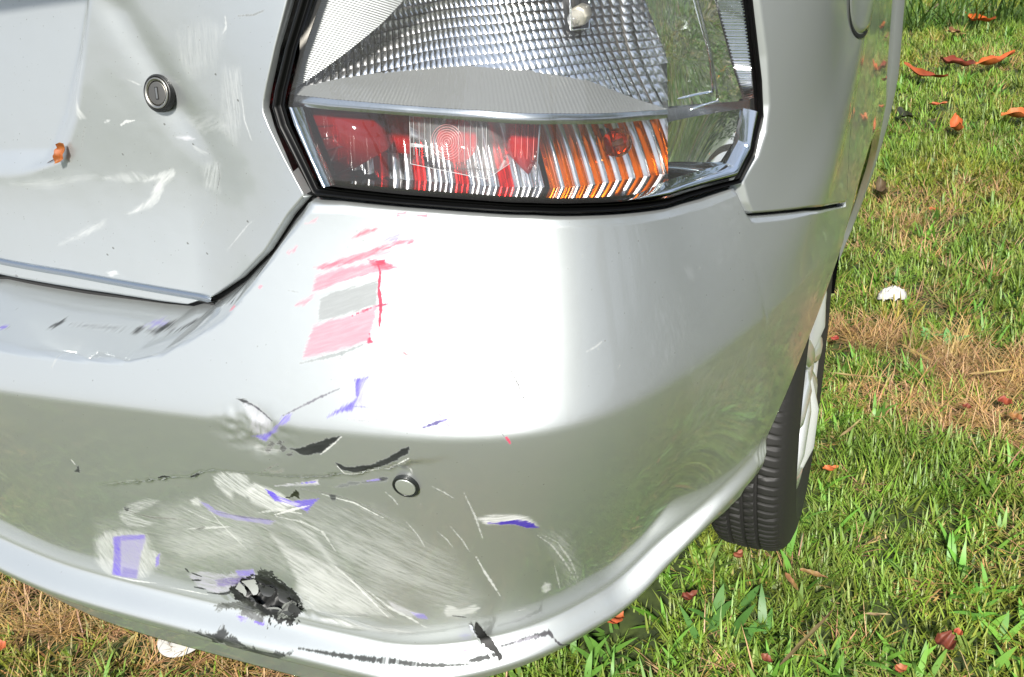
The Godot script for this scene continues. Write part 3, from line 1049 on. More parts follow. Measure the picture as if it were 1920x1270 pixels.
func leaf_mesh(length: float, width: float, curl: float, roll: float, sd: int, m: Material) -> ArrayMesh:
	rng.seed = sd
	var w := 13
	var h := 22
	var pts := PackedVector3Array()
	var ph := rng.randf() * 9
	var colors := PackedColorArray()
	for j in h:
		var t := j / (h - 1.0)
		var half := width * 0.5 * pow(sin(PI * pow(t, 0.8)), 0.75) * (1 + 0.12 * sin(t * 23 + ph)) + 0.0004
		for i in w:
			var s := i / (w - 1.0) * 2 - 1
			var a := s * roll
			var x := half * (sin(a) / maxf(roll, 0.01))
			var y := half * (1 - cos(a)) / maxf(roll, 0.01) + curl * length * (t - 0.5) * (t - 0.5) + 0.004 * sin(t * 11 + s * 2 + ph) * width / 0.05 + 0.003
			pts.append(Vector3(x, y, (t - 0.5) * length))
			var vein := 0.78 if absf(s) < 0.1 else 1.0
			var g := vein * (0.86 + 0.28 * nz.get_noise_2d(x * 120 + ph * 5, t * 6))
			colors.append(Color(g, g * (0.92 + 0.12 * sin(t * 5 + ph)), g))
	return grid_mesh(pts, PackedVector2Array(), w, h, m, colors)

func leaf_mat(c: Color) -> StandardMaterial3D:
	var m := mat(c, 0.62)
	m.vertex_color_use_as_albedo = true
	m.backlight_enabled = true
	m.backlight = Color(c.r * 0.5, c.g * 0.4, c.b * 0.3)
	return m

func build_litter():
	# [label, x, z, height, yaw degrees, length, width, curl, roll, colour, category, tilt]
	var k := 0
	for L in [
		["long bright orange curled leaf at the foot of the tall grass", 1.2676, -4.4984, 0.06, 30.2, 0.2933, 0.083, 0.5, 1.2, [0.74, 0.3676, 0.113], "leaf", 0],
		["dark brown leaf behind the bright orange leaf by the tall grass", 1.277, -4.7682, 0.06, 28.2, 0.19, 0.0543, 0.5, 0.8, [0.212, 0.1828, 0.113], "leaf", 0],
		["dull red curled leaf lying end to end with an orange one far right", 1.1181, -3.3547, 0.05, 43.5, 0.2195, 0.0832, 0.4, 1.4, [0.4892, 0.2356, 0.146], "leaf", 0],
		["long orange leaf pointing up right from the dull red curled leaf", 1.274, -3.3299, 0.06, 144.2, 0.3057, 0.0829, 0.3, 1.3, [0.707, 0.3676, 0.1592], "leaf", 0],
		["narrow rust orange leaf lying next to the car flank", 0.9727, -3.137, 0.05, 30.0, 0.37, 0.0594, 0.4, 1.1, [0.5948, 0.2884, 0.1394], "leaf", 0],
		["large pale orange leaf cut by the right edge of the picture", 1.3081, -2.3921, 0.05, 108.1, 0.1586, 0.0865, 0.3, 0.9, [0.7268, 0.4072, 0.1856], "leaf", 0],
		["small orange leaf alone on the grass right of the fuel door", 1.0254, -2.6508, 0.035, 105.6, 0.0714, 0.0318, 0.4, 0.9, [0.641, 0.3478, 0.1658], "leaf", 0],
		["small upright orange leaf curled like a hook", 1.0801, -2.2421, 0.04, 2.9, 0.1327, 0.0508, 1.4, 0.9, [0.6872, 0.3676, 0.1658], "leaf", 0],
		["dark brown leaf in the shade close against the car", 0.9026, -2.4689, 0.035, 22.6, 0.1504, 0.0472, 0.6, 1, [0.1592, 0.1696, 0.1097], "leaf", 0],
		["curled grey brown leaf on the grass right of the wheel arch", 0.8462, -1.5177, 0.04, 9.5, 0.1215, 0.0407, 1.2, 1.2, [0.3308, 0.295, 0.1922], "leaf", 0],
		["faint orange leaf below the grey brown leaf", 0.9967, -1.3928, 0.035, 76.8, 0.0293, 0.022, 0.4, 0.6, [0.641, 0.394, 0.1988], "leaf", 0],
		["orange leaf half hidden by the bumper edge", 0.5503, 0.3735, 0.045, 159.1, 0.0381, 0.0336, 0.5, 0.6, [0.674, 0.3478, 0.1856], "leaf", 12],
		["dark red crumpled leaf in the grass beside the bumper corner", 0.6465, 0.2984, 0.04, 134.3, 0.0279, 0.0184, 1.2, 1.3, [0.41, 0.2092, 0.1262], "leaf", 0],
		["round red brown leaf among broad blades at lower right", 0.9874, 0.2786, 0.05, 47.2, 0.0254, 0.0343, 0.9, 1, [0.3968, 0.196, 0.1064], "leaf", 10],
		["tiny orange leaf just above the round red brown leaf", 1.0054, 0.251, 0.045, 46.4, 0.012, 0.0117, 0.6, 0.8, [0.608, 0.3016, 0.1724], "leaf", 0],
		["reddish leaf scrap under the rear tyre", 0.6995, 0.186, 0.035, 157.1, 0.0212, 0.0146, 0.9, 0.9, [0.4892, 0.2884, 0.179], "leaf", 0],
		["small orange leaf on the green grass right of the tyre", 0.8154, -0.0657, 0.04, 117.4, 0.0289, 0.0151, 0.5, 0.7, [0.674, 0.3808, 0.1724], "leaf", 0],
		["red leaf in the straw at the right edge", 1.106, -0.359, 0.035, 51.9, 0.0276, 0.0257, 0.6, 0.8, [0.5156, 0.2356, 0.1328], "leaf", 0],
		["tan leaf lying under the red leaf at the right edge", 1.1195, -0.3098, 0.035, 46.7, 0.0283, 0.022, 0.5, 0.7, [0.542, 0.3676, 0.1922], "leaf", 0],
		["small dark red leaf left of the red leaf in the straw", 1.0401, -0.3278, 0.035, 45.7, 0.0169, 0.0158, 0.5, 0.8, [0.443, 0.2224, 0.1328], "leaf", 0],
		["reddish bit of leaf at the bottom edge among broad blades", 0.9361, 0.3354, 0.045, 130.2, 0.018, 0.0133, 0.8, 0.8, [0.608, 0.3412, 0.1988], "leaf", 0],
		["red scrap of leaf beside a thin straw at the bottom", 0.7709, 0.372, 0.04, 59.4, 0.0181, 0.0131, 0.8, 0.9, [0.476, 0.2752, 0.179], "leaf", 0],
		["orange leaf in the dry grass at the lower left corner", -0.3873, 0.7425, 0.04, 86.8, 0.028, 0.0204, 0.6, 0.8, [0.641, 0.328, 0.1658], "leaf", 0],
		["small rust leaf on the far grass beside the dark brown scraps", 1.1316, -4.236, 0.05, 17.7, 0.1637, 0.0445, 0.5, 0.8, [0.41, 0.262, 0.146], "leaf", 0],
		["rust leaf left of the white scrap near the tyre", 0.7855, -0.5373, 0.04, 161.1, 0.0227, 0.0173, 0.6, 0.8, [0.542, 0.2092, 0.1394], "leaf", 0],
		["dry tan blade lying right of the tyre foot", 0.8143, 0.2057, 0.05, 82.7, 0.0404, 0.0107, 0.2, 1, [0.4892, 0.3808, 0.212], "straw", 0],
		["short dry blade pointing down from a green shoot", 0.7855, 0.2313, 0.05, 37.3, 0.0377, 0.0093, 0.2, 1, [0.5156, 0.4072, 0.2384], "straw", 0],
		["long pale straw slanting across the brown patch", 0.9593, -0.4991, 0.04, 45.5, 0.106, 0.0085, 0.1, 0.8, [0.5552, 0.4732, 0.278], "straw", 0],
		["thin pale straw at the right edge below the brown patch", 1.0951, -0.4548, 0.045, 115.4, 0.1114, 0.0067, 0.1, 0.8, [0.5816, 0.5128, 0.3044], "straw", 0],
		["thin straw across the grass right of the wheel", 0.8325, -0.3803, 0.045, 91.3, 0.103, 0.0064, 0.1, 0.8, [0.5156, 0.4732, 0.2648], "straw", 0],
		["bent straw lying in the pale grass", 0.8396, -0.1806, 0.05, 153.8, 0.0799, 0.0058, 0.2, 0.8, [0.542, 0.5128, 0.3176], "straw", 0],
		["long thin brown stem near the bottom edge", 0.8186, 0.3248, 0.05, 153.9, 0.1332, 0.0056, 0.05, 0.8, [0.41, 0.3544, 0.2252], "straw", 0],
		["straw lying flat left of the bottom leaves", 0.9041, 0.256, 0.05, 106.7, 0.0355, 0.0046, 0.1, 0.8, [0.4892, 0.4468, 0.278], "straw", 0],
		["pale straw on the far lawn below the tall grass", 1.1308, -4.2366, 0.05, 32.3, 0.2135, 0.0247, 0.1, 0.6, [0.5948, 0.5392, 0.2912], "straw", 0],
		["brown stick leaning beside the tall grass", 1.0448, -5.0413, 0.08, 167.0, 0.5013, 0.0396, 0.05, 0.9, [0.4232, 0.3676, 0.2384], "straw", 0],
		["pale stem under the bumper in the dry grass", -0.1667, 0.6612, 0.05, -179.9, 0.028, 0.0053, 0.1, 0.8, [0.608, 0.5656, 0.377], "straw", 0],
		["pale straw right of the white disc", -0.128, 0.6523, 0.05, 54.4, 0.0424, 0.0052, 0.1, 0.8, [0.6212, 0.5788, 0.3836], "straw", 0]]:
		k += 1
		var m := leaf_mat(Color(L[9][0], L[9][1], L[9][2]))
		var name_of := "fallen_leaf" if L[10] == "leaf" else "dry_grass_stem"
		var o := put(name_of, leaf_mesh(L[5], L[6], L[7], L[8], 500 + k, m), self, Transform3D(Basis(Vector3.UP, deg_to_rad(L[4])) * Basis(Vector3(1, 0, 0), deg_to_rad(L[11])), Vector3(L[1], L[3], L[2])))
		tag(o, L[0], L[10], "fallen leaves on the lawn" if L[10] == "leaf" else "dry stems on the lawn")
	# leaf caught on the tailgate
	var q = F.leafcar[1]
	var n := normal_at(q[0], q[1])
	var up := (S(q[0], q[1] + 0.01) - S(q[0], q[1] - 0.01)).normalized()
	var b := Basis(up.cross(n).normalized(), n, -up).rotated(n, -0.65)
	var lf := put("fallen_leaf", leaf_mesh(0.027, 0.015, 0.5, 0.8, 77, leaf_mat(Color(0.55, 0.32, 0.09))), self, Transform3D(b, S(q[0], q[1], gate_in(q[0], q[1]) - 0.001)))
	tag(lf, "small golden brown leaf stuck on the silver tailgate below the lock", "leaf")
	var stalk := PackedVector3Array()
	for i in 5:
		var e := along(F.leafcar, i / 9.0)
		stalk.append(S(e.x, e.y, gate_in(e.x, e.y) - 0.002))
	var stem := tube(stalk, 0.0005, M.twig, 5)
	put("stalk", stem, lf, lf.transform.affine_inverse())
	# white dish under the bumper, white scrap on the grass
	var dish := put("white_disc", lathe([[0.0, 0.010], [0.030, 0.0095], [0.046, 0.007], [0.050, 0.003], [0.049, 0.0], [0.0, 0.0]], 48, M.white_matte), self, Transform3D(Basis(Vector3(0, 0, 1), 0.05) * Basis(Vector3(1, 0, 0), 0.10), Vector3(-0.1161, 0.022, 0.5991)))
	tag(dish, "round white object lying in the dry grass under the bumper", "disc")
	rng.seed = 5
	var scrap := put("white_scrap", sheet(func(s: float, t: float):
		var g: float = s * TAU
		var r: float = sin(t * PI * 0.5) * (0.030 + 0.006 * nz.get_noise_2d(cos(g) * 30, sin(g) * 30))
		return Vector3(cos(g) * r * 1.15, 0.026 * cos(t * PI * 0.5) + 0.012 * nz.get_noise_2d(cos(g) * r * 900, sin(g) * r * 900), sin(g) * r * 0.7), 33, 12, M.white_matte, true), self, Transform3D(Basis(Vector3.UP, 0.4), Vector3(0.8962, 0.028, -0.8008)))
	tag(scrap, "crumpled white scrap lying on the lawn beside the wheel", "paper")

func plant(called: String, label: String, at: Vector3, n: int, length: float, width: float, lean: Vector2, c: Color, sd: int, group := "", scatter := 0.022):
	rng.seed = sd
	var t := node(called, self, Transform3D(Basis(), at))
	tag(t, label, "plant", group)
	for i in n:
		var st := SurfaceTool.new()
		st.begin(Mesh.PRIMITIVE_TRIANGLES)
		var g := rng.randf_range(0.75, 1.25)
		blade(st, Vector3(rng.randfn(), 0, rng.randfn()) * scatter, rng.randf() * TAU, length * rng.randf_range(0.7, 1.2), width * rng.randf_range(0.8, 1.2), rng.randf_range(lean.x, lean.y), rng.randf_range(0.2, 0.9), Color(c.r * g, c.g * g, c.b * g), 5)
		st.generate_normals()
		var me := st.commit()
		me.surface_set_material(0, M.grass)
		put("leaf", me, t)

func tree(called: String, label: String, at: Vector3, height: float, spread: float, sd: int):
	rng.seed = sd
	var t := node(called, self, Transform3D(Basis(), at))
	tag(t, label, "tree", "trees round the lawn")
	var path := PackedVector3Array()
	for i in 8:
		path.append(Vector3(0.12 * sin(i * 1.1 + sd), height * 0.62 * i / 7.0, 0.12 * cos(i * 0.9 + sd)))
	put("trunk", tube(path, height * 0.030, M.bark, 12), t)
	for k in 5:
		var a := TAU * k / 5 + sd
		var b := path[4 + k % 3]
		put("limb", tube(PackedVector3Array([b, b + Vector3(cos(a) * spread * 0.3, height * 0.10, sin(a) * spread * 0.3), b + Vector3(cos(a) * spread * 0.6, height * 0.22, sin(a) * spread * 0.6)]), height * 0.011, M.bark, 7), t)
	var st := SurfaceTool.new()
	st.begin(Mesh.PRIMITIVE_TRIANGLES)
	var clumps: Array[Vector3] = []
	for i in 34:
		var v := Vector3(rng.randfn(), rng.randfn() * 0.6, rng.randfn()) * 0.45
		clumps.append(Vector3(v.x * spread, height * 0.74 + v.y * height * 0.28, v.z * spread))
	for i in 4200:
		var c := clumps[rng.randi() % clumps.size()]
		var p := c + Vector3(rng.randfn(), rng.randfn() * 0.7, rng.randfn()) * spread * 0.13
		var x := Vector3(rng.randfn(), rng.randfn(), rng.randfn()).normalized() * rng.randf_range(0.07, 0.13)
		var y := x.cross(Vector3(rng.randfn(), rng.randfn(), rng.randfn())).normalized() * 0.05
		var g := rng.randf_range(0.6, 1.3)
		st.set_color(Color(0.055 * g, 0.105 * g, 0.022 * g))
		for v in [p - x, p + y, p + x, p - x, p + x, p - y]:
			st.add_vertex(v)
	st.generate_normals()
	var me := st.commit()
	me.surface_set_material(0, M.grass)
	put("crown", me, t)

func hedge(at: Vector3, long: float, high: float, deep: float, turn: float, label: String):
	rng.seed = 61
	var t := node("hedge", self, Transform3D(Basis(Vector3.UP, turn), at))
	tag(t, label, "hedge")
	var st := SurfaceTool.new()
	st.begin(Mesh.PRIMITIVE_TRIANGLES)
	for i in 15000:
		var s := rng.randf_range(-0.5, 0.5) * long
		var h := high * (1.0 + 0.22 * nz.get_noise_2d(s * 0.9, 3.0))
		var a := rng.randf() * PI
		var r := sqrt(rng.randf_range(0.55, 1.0)) * (1.0 + 0.15 * nz.get_noise_2d(s * 2.1, a * 2.0))
		var p := Vector3(s, h * absf(sin(a)) * r, cos(a) * deep * r)
		var x := Vector3(rng.randfn(), rng.randfn(), rng.randfn()).normalized() * rng.randf_range(0.04, 0.09)
		var y := x.cross(Vector3(rng.randfn(), rng.randfn(), rng.randfn())).normalized() * 0.035
		var g := rng.randf_range(0.6, 1.35)
		st.set_color(Color(0.055 * g, 0.110 * g, 0.024 * g))
		for v in [p - x, p + y, p + x, p - x, p + x, p - y]:
			st.add_vertex(v)
	st.generate_normals()
	var me := st.commit()
	me.surface_set_material(0, M.grass)
	put("foliage", me, t)

func build_materials():
	var base := Color(0.735, 0.75, 0.75)
	M.paint = mat(base, 0.40, 0.80, 1.0)
	M.flake = mat(Color(0.58, 0.59, 0.58), 0.5, 0.2)
	M.torn = mat(Color(0.17, 0.175, 0.18), 0.5, 0.0)
	M.cap = mat(Color(0.70, 0.72, 0.70), 0.4, 0.7, 0.6)
	M.ring = mat(Color(0.10, 0.11, 0.11), 0.35)
	M.black_plastic = mat(Color(0.055, 0.058, 0.060), 0.45)
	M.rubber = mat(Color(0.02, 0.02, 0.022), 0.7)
	M.gasket = mat(Color(0.022, 0.023, 0.024), 0.42, 0.0)
	M.gasket.metallic_specular = 0.3
	M.under = mat(Color(0.06, 0.06, 0.06), 0.9)
	M.liner = mat(Color(0.018, 0.018, 0.018), 0.95)
	M.liner.metallic_specular = 0.1
	M.slot = mat(Color(0.02, 0.02, 0.02), 0.6)
	M.steel = mat(Color(0.66, 0.65, 0.62), 0.32, 1.0)
	M.steel_dark = mat(Color(0.47, 0.46, 0.44), 0.42, 1.0)
	M.chrome = mat(Color(0.93, 0.94, 0.95), 0.05, 1.0)
	M.chrome_dull = mat(Color(0.74, 0.76, 0.77), 0.22, 1.0)
	M.chrome_soft = mat(Color(0.95, 0.95, 0.95), 0.20, 1.0)
	M.mirror = mat(Color(0.90, 0.92, 0.92), 0.02, 1.0)
	M.floor_mirror = mat(Color(0.33, 0.32, 0.32), 0.06, 1.0)
	M.housing = mat(Color(0.62, 0.63, 0.63), 0.25, 1.0)
	M.frost = mat(Color(0.47, 0.48, 0.48), 0.32, 0.35)
	M.red_chrome = mat(Color(0.90, 0.07, 0.08), 0.15, 0.8)
	M.amber_reflection_chrome = mat(Color(0.98, 0.45, 0.05), 0.12, 0.9)  # orange reflected in the chrome flutes, set as their colour
	M.white_edge = mat(Color(0.7, 0.7, 0.7), 0.25)
	M.pink_edge = mat(Color(0.72, 0.55, 0.55), 0.25)
	M.red_edge = mat(Color(0.95, 0.55, 0.52), 0.2)
	M.socket = mat(Color(0.72, 0.70, 0.64), 0.35, 0.6)
	M.dark_glass = mat(Color(0.03, 0.035, 0.035), 0.04, 0.0, 0.5)
	M.hub = mat(Color(0.80, 0.81, 0.81), 0.28, 0.5, 0.5)
	M.hub_dark = mat(Color(0.16, 0.16, 0.16), 0.4, 0.3)
	M.white_matte = mat(Color(0.66, 0.655, 0.64), 0.7)
	M.twig = mat(Color(0.22, 0.13, 0.07), 0.7)
	M.bark = mat(Color(0.33, 0.27, 0.22), 0.9)
	M.tyre = mat(Color(0.125, 0.122, 0.12), 0.62)
	M.tyre.heightmap_enabled = false
	for g in [["lens", Color(1, 1, 1, 0.02)], ["bulb_glass", Color(1, 1, 1, 0.10)]]:
		var m := mat(g[1], 0.0)
		m.transparency = BaseMaterial3D.TRANSPARENCY_ALPHA
		M[g[0]] = m
	for g in [["red_glass", Color(0.70, 0.03, 0.05, 0.55)], ["red_block", Color(0.42, 0.02, 0.035, 0.80)], ["clear_block", Color(0.9, 0.9, 0.9, 0.10)]]:
		var m := mat(g[1], 0.03)
		m.transparency = BaseMaterial3D.TRANSPARENCY_ALPHA
		M[g[0]] = m
	for g in [["amber_glass", Color(1.0, 0.55, 0.16, 0.05)]]:
		var m := mat(g[1], 0.04)
		m.refraction_enabled = true
		m.refraction_scale = 0.045
		M[g[0]] = m
	var gm := mat(Color.WHITE, 0.5)
	gm.vertex_color_use_as_albedo = true
	gm.backlight_enabled = true
	gm.backlight = Color(0.62, 0.70, 0.28)
	M.grass = gm
	var soil := mat(Color.WHITE, 0.95)
	soil.albedo_texture = noise_tex(0.03, Color(0.10, 0.14, 0.045), Color(0.27, 0.32, 0.12), 512, 5, 3)
	soil.uv1_triplanar = true
	soil.uv1_world_triplanar = true
	soil.uv1_scale = Vector3(1.2, 1.2, 1.2)
	M.soil = soil
	for p in [["bumper", 2048, 1024, [-0.3, 0.82, 1.4, 0.64]], ["tailgate", 1280, 640, [-0.3, 1.02, 0.8, 0.36]]]:
		var k := ScrapedSkin.new(p[1], p[2], p[3], base, Color(1.0, 0.40, 0.80))
		rng.seed = 19
		for i in 1500:   # dust and tiny chips
			var sx: int = rng.randi() % (p[1] - 2)
			var sy: int = rng.randi() % (p[2] - 2)
			var light := rng.randf() < 0.6
			var al := rng.randf_range(0.12, 0.5)
			for q in rng.randi_range(1, 3):
				k.blend(sx + q % 2, sy + q / 2, Color(0.62, 0.62, 0.60) if light else Color(0.25, 0.24, 0.22), al, Color(0.5, 0.6, 0.3))
		if p[0] == "bumper": scrape_bumper(k)
		else: scrape_gate(k)
		var m := mat(Color.WHITE, 1.0, 1.0, 1.0)
		m.albedo_texture = ImageTexture.create_from_image(k.img)
		var mt := ImageTexture.create_from_image(k.msk)
		m.roughness_texture = mt
		m.roughness_texture_channel = BaseMaterial3D.TEXTURE_CHANNEL_GREEN
		m.metallic_texture = mt
		m.metallic_texture_channel = BaseMaterial3D.TEXTURE_CHANNEL_BLUE
		m.clearcoat_texture = mt
		m.texture_repeat = false
		m.heightmap_enabled = true
		m.heightmap_scale = 0.012
		m.heightmap_texture = noise_tex(0.012, Color.BLACK, Color.WHITE, 1024, 5, 21)
		M[p[0]] = m

const TRANSFER := Color(0.25, 0.5, 0.0)
const SCUFF := Color(0.10, 0.62, 0.15)
const BARE := Color(0.0, 0.5, 0.0)

func scrape_bumper(k: ScrapedSkin):
	k.poly([0.4231, 0.7367, 0.4546, 0.7436, 0.4908, 0.7515, 0.5181, 0.7578, 0.5381, 0.7591, 0.5352, 0.7556, 0.5116, 0.7534, 0.4904, 0.747, 0.4663, 0.7408, 0.4327, 0.7352], Color8(157, 69, 86), 0.92, 2, 18, 0.5, TRANSFER, 3)
	k.poly([0.4217, 0.7186, 0.4254, 0.7293, 0.4453, 0.7353, 0.4662, 0.7384, 0.49, 0.7418, 0.5157, 0.7379, 0.5056, 0.7355, 0.4834, 0.7322, 0.4538, 0.7258, 0.433, 0.7201], Color8(164, 102, 115), 0.95, 2.5, 15, 0.3, TRANSFER, 3)
	k.poly([0.4842, 0.7434, 0.5028, 0.7422, 0.5139, 0.7379, 0.5022, 0.7359, 0.4897, 0.7382], Color8(153, 49, 69), 0.85, 2, 12, 0.4, TRANSFER, 3)
	k.poly([0.493, 0.743, 0.5023, 0.743, 0.5027, 0.7406, 0.4938, 0.7394], Color8(146, 26, 53), 0.9, 1.5, 0, 0, TRANSFER, 3)
	k.line([0.495, 0.7394, 0.4969, 0.7343, 0.4942, 0.7223, 0.4955, 0.7086, 0.4928, 0.694], Color8(142, 30, 56), 0.95, 5, TRANSFER, 0)
	k.poly([0.4546, 0.7436, 0.4848, 0.7502, 0.5153, 0.7502, 0.5137, 0.7462, 0.4902, 0.7446, 0.4634, 0.7412], Color8(165, 112, 122), 0.7, 2, 15, 0.8, TRANSFER, 3)
	k.poly([0.43, 0.7123, 0.4419, 0.7183, 0.4934, 0.7275, 0.4911, 0.7101, 0.4618, 0.7027, 0.4282, 0.6957], Color8(119, 122, 123), 0.95, 2, 15, 0.12, TRANSFER, 3)
	k.line([0.4277, 0.7171, 0.4656, 0.7272, 0.4921, 0.7322], Color8(157, 158, 158), 0.9, 5, SCUFF, 0)
	k.poly([0.423, 0.6919, 0.4358, 0.696, 0.4646, 0.7012, 0.491, 0.7089, 0.4881, 0.6986, 0.4843, 0.6899, 0.4806, 0.6827, 0.4526, 0.6759, 0.43, 0.6709, 0.4117, 0.6677, 0.4167, 0.6804], Color8(164, 109, 121), 0.95, 2.5, 15, 0.2, TRANSFER, 3)
	k.line([0.4646, 0.7012, 0.4818, 0.7064, 0.491, 0.7089, 0.5034, 0.7106], Color8(125, 26, 53), 0.9, 3, TRANSFER, 0.5)
	k.line([0.4084, 0.6631, 0.4526, 0.6727, 0.4761, 0.6802], Color8(117, 121, 123), 0.9, 4, SCUFF, 0)
	k.poly([0.4794, 0.6803, 0.4825, 0.6883, 0.4849, 0.6813], Color8(146, 26, 53), 0.85, 1.5, 0, 0, TRANSFER, 3)
	k.poly([0.4676, 0.7592, 0.4841, 0.7669, 0.4967, 0.7673, 0.4934, 0.7649, 0.4799, 0.762], Color8(158, 79, 92), 0.9, 2, 25, 0.4, TRANSFER, 3)
	k.poly([0.4148, 0.7704, 0.4301, 0.7758, 0.4273, 0.7725], Color8(161, 112, 122), 0.8, 2, 25, 0.4, TRANSFER, 3)
	k.poly([0.3929, 0.7479, 0.4041, 0.7534, 0.4021, 0.7496, 0.3953, 0.7466], Color8(161, 99, 112), 0.8, 2, 40, 0.4, TRANSFER, 3)
	k.poly([0.4021, 0.7071, 0.4152, 0.7132, 0.4235, 0.7166, 0.4217, 0.7129, 0.4123, 0.7082], Color8(161, 99, 112), 0.85, 2, 25, 0.4, TRANSFER, 3)
	k.poly([0.5192, 0.7785, 0.53, 0.7787, 0.5315, 0.777, 0.5207, 0.7764], Color8(157, 73, 86), 0.8, 2, 0, 0, TRANSFER, 3)
	k.poly([0.5416, 0.7768, 0.5545, 0.7764, 0.5528, 0.774, 0.5442, 0.7751], Color8(157, 73, 86), 0.8, 2, 0, 0, TRANSFER, 3)
	k.line([0.3233, 0.699, 0.3337, 0.7044], Color8(158, 86, 99), 0.8, 4, TRANSFER, 0)
	k.line([0.3598, 0.7196, 0.3647, 0.7214], Color8(158, 99, 112), 0.7, 4, TRANSFER, 0)
	k.line([0.3941, 0.7184, 0.4062, 0.7174], Color8(79, 81, 80), 0.4, 2, SCUFF, 0.4)
	k.poly([0.4985, 0.7567, 0.5126, 0.7611, 0.5233, 0.7622, 0.5182, 0.7586, 0.5061, 0.7563], Color8(92, 80, 142), 0.85, 1.5, 20, 0.7, TRANSFER, 3)
	k.poly([0.4659, 0.6539, 0.4795, 0.6565, 0.4744, 0.6512, 0.4705, 0.6463, 0.4687, 0.6392, 0.4626, 0.6309, 0.4519, 0.6295, 0.4373, 0.6241, 0.4477, 0.6308, 0.4601, 0.6363, 0.4672, 0.641], Color8(59, 48, 140), 0.9, 2, 60, 0.55, TRANSFER, 3)
	k.poly([0.4695, 0.649, 0.4804, 0.6534, 0.4786, 0.6358, 0.469, 0.6333], Color8(112, 105, 146), 0.55, 3, 75, 0.85, TRANSFER, 3)
	k.line([0.46, 0.634, 0.4785, 0.6342], Color8(77, 70, 119), 0.6, 2, TRANSFER, 0.4)
	k.line([0.4571, 0.6238, 0.478, 0.6239, 0.4946, 0.6272], Color8(109, 109, 116), 0.6, 1.8, SCUFF, 0.4)
	k.poly([0.3449, 0.6304, 0.3618, 0.6274, 0.3737, 0.6194, 0.3779, 0.6135, 0.366, 0.5986, 0.3535, 0.6002, 0.3548, 0.617], Color8(149, 149, 156), 0.85, 5.1, 70, 0.6, SCUFF, 3)
	k.poly([0.3492, 0.5953, 0.3697, 0.6022, 0.385, 0.6146, 0.391, 0.6208, 0.4001, 0.6248, 0.3983, 0.6184, 0.3876, 0.613, 0.377, 0.6031, 0.3639, 0.5928], Color8(84, 74, 159), 0.9, 2, 45, 0.45, TRANSFER, 3)
	k.poly([0.3394, 0.6321, 0.3509, 0.6312, 0.3558, 0.6278, 0.3474, 0.6289], Color8(27, 28, 29), 0.9, 1.5, 0, 0, TRANSFER, 3)
	k.line([0.3509, 0.6304, 0.3642, 0.6251, 0.3788, 0.6164], Color8(51, 51, 57), 0.9, 3, BARE, 0.3)
	k.line([0.391, 0.6221, 0.408, 0.6295, 0.4302, 0.639, 0.45, 0.6464], Color8(77, 76, 84), 0.85, 2.5, BARE, 0.3)
	k.line([0.5292, 0.6215, 0.5514, 0.628], Color8(52, 45, 95), 0.9, 4, TRANSFER, 0.25)
	k.poly([0.5426, 0.6341, 0.5479, 0.6303, 0.5572, 0.6187, 0.5524, 0.6179, 0.5462, 0.6245], Color8(109, 103, 160), 0.8, 2, -50, 0.6, TRANSFER, 3)
	k.line([0.6039, 0.6776, 0.6074, 0.6712, 0.6129, 0.6616, 0.6178, 0.6496, 0.6212, 0.6357], Color8(61, 61, 63), 0.85, 2, BARE, 0.15)
	k.line([0.5662, 0.6835, 0.5637, 0.6645, 0.5682, 0.6462, 0.5742, 0.6423, 0.5856, 0.643, 0.5899, 0.6333, 0.5958, 0.6182, 0.6006, 0.6086], Color8(88, 87, 92), 0.7, 2, BARE, 0.35)
	k.line([0.5837, 0.6347, 0.6041, 0.6331, 0.6277, 0.6299], Color8(85, 85, 89), 0.6, 2, BARE, 0.4)
	k.line([0.5999, 0.6132, 0.6024, 0.6055], Color8(175, 54, 78), 0.9, 4, TRANSFER, 0)
	k.line([0.5198, 0.6751, 0.5443, 0.6807, 0.5755, 0.6902], Color8(119, 119, 123), 0.55, 2.2, SCUFF, 0.5)
	k.line([0.5195, 0.6713, 0.5438, 0.6769, 0.5747, 0.6856], Color8(119, 119, 123), 0.55, 2.2, SCUFF, 0.5)
	k.line([0.519, 0.6666, 0.5433, 0.6723, 0.5739, 0.6815], Color8(119, 119, 123), 0.55, 2.2, SCUFF, 0.5)
	k.line([0.5151, 0.6754, 0.5217, 0.6729], Color8(99, 59, 66), 0.6, 3, SCUFF, 0)
	k.line([0.4849, 0.6594, 0.5062, 0.6629, 0.5006, 0.6561], Color8(132, 132, 135), 0.5, 2, SCUFF, 0.4)
	k.poly([0.3837, 0.5872, 0.4, 0.5893, 0.4187, 0.5984, 0.43, 0.6027, 0.4344, 0.6067, 0.4361, 0.6052, 0.4511, 0.6108, 0.4405, 0.6015, 0.4232, 0.5879, 0.4095, 0.5837, 0.399, 0.5829, 0.3949, 0.5861], Color8(31, 33, 34), 1, 1.2, 20, 0.1, BARE, 2)
	k.line([0.4501, 0.609, 0.4371, 0.5975, 0.4212, 0.5852], Color8(195, 195, 193), 0.8, 2.5, SCUFF, 0)  # pale highlight on the lower rim of this gash, painted in
	k.poly([0.4346, 0.578, 0.4454, 0.5737, 0.4682, 0.5783, 0.4861, 0.587, 0.5013, 0.5974, 0.5138, 0.6042, 0.5109, 0.5958, 0.4944, 0.5853, 0.4724, 0.5743, 0.4525, 0.5682, 0.4387, 0.5696], Color8(32, 34, 35), 1, 1.2, 15, 0.1, BARE, 2)
	k.line([0.4355, 0.5737, 0.4402, 0.5653, 0.4594, 0.5658, 0.4825, 0.5728, 0.5102, 0.5903], Color8(209, 210, 207), 0.85, 3, SCUFF, 0)  # second gash: its bright lower rim is a painted highlight
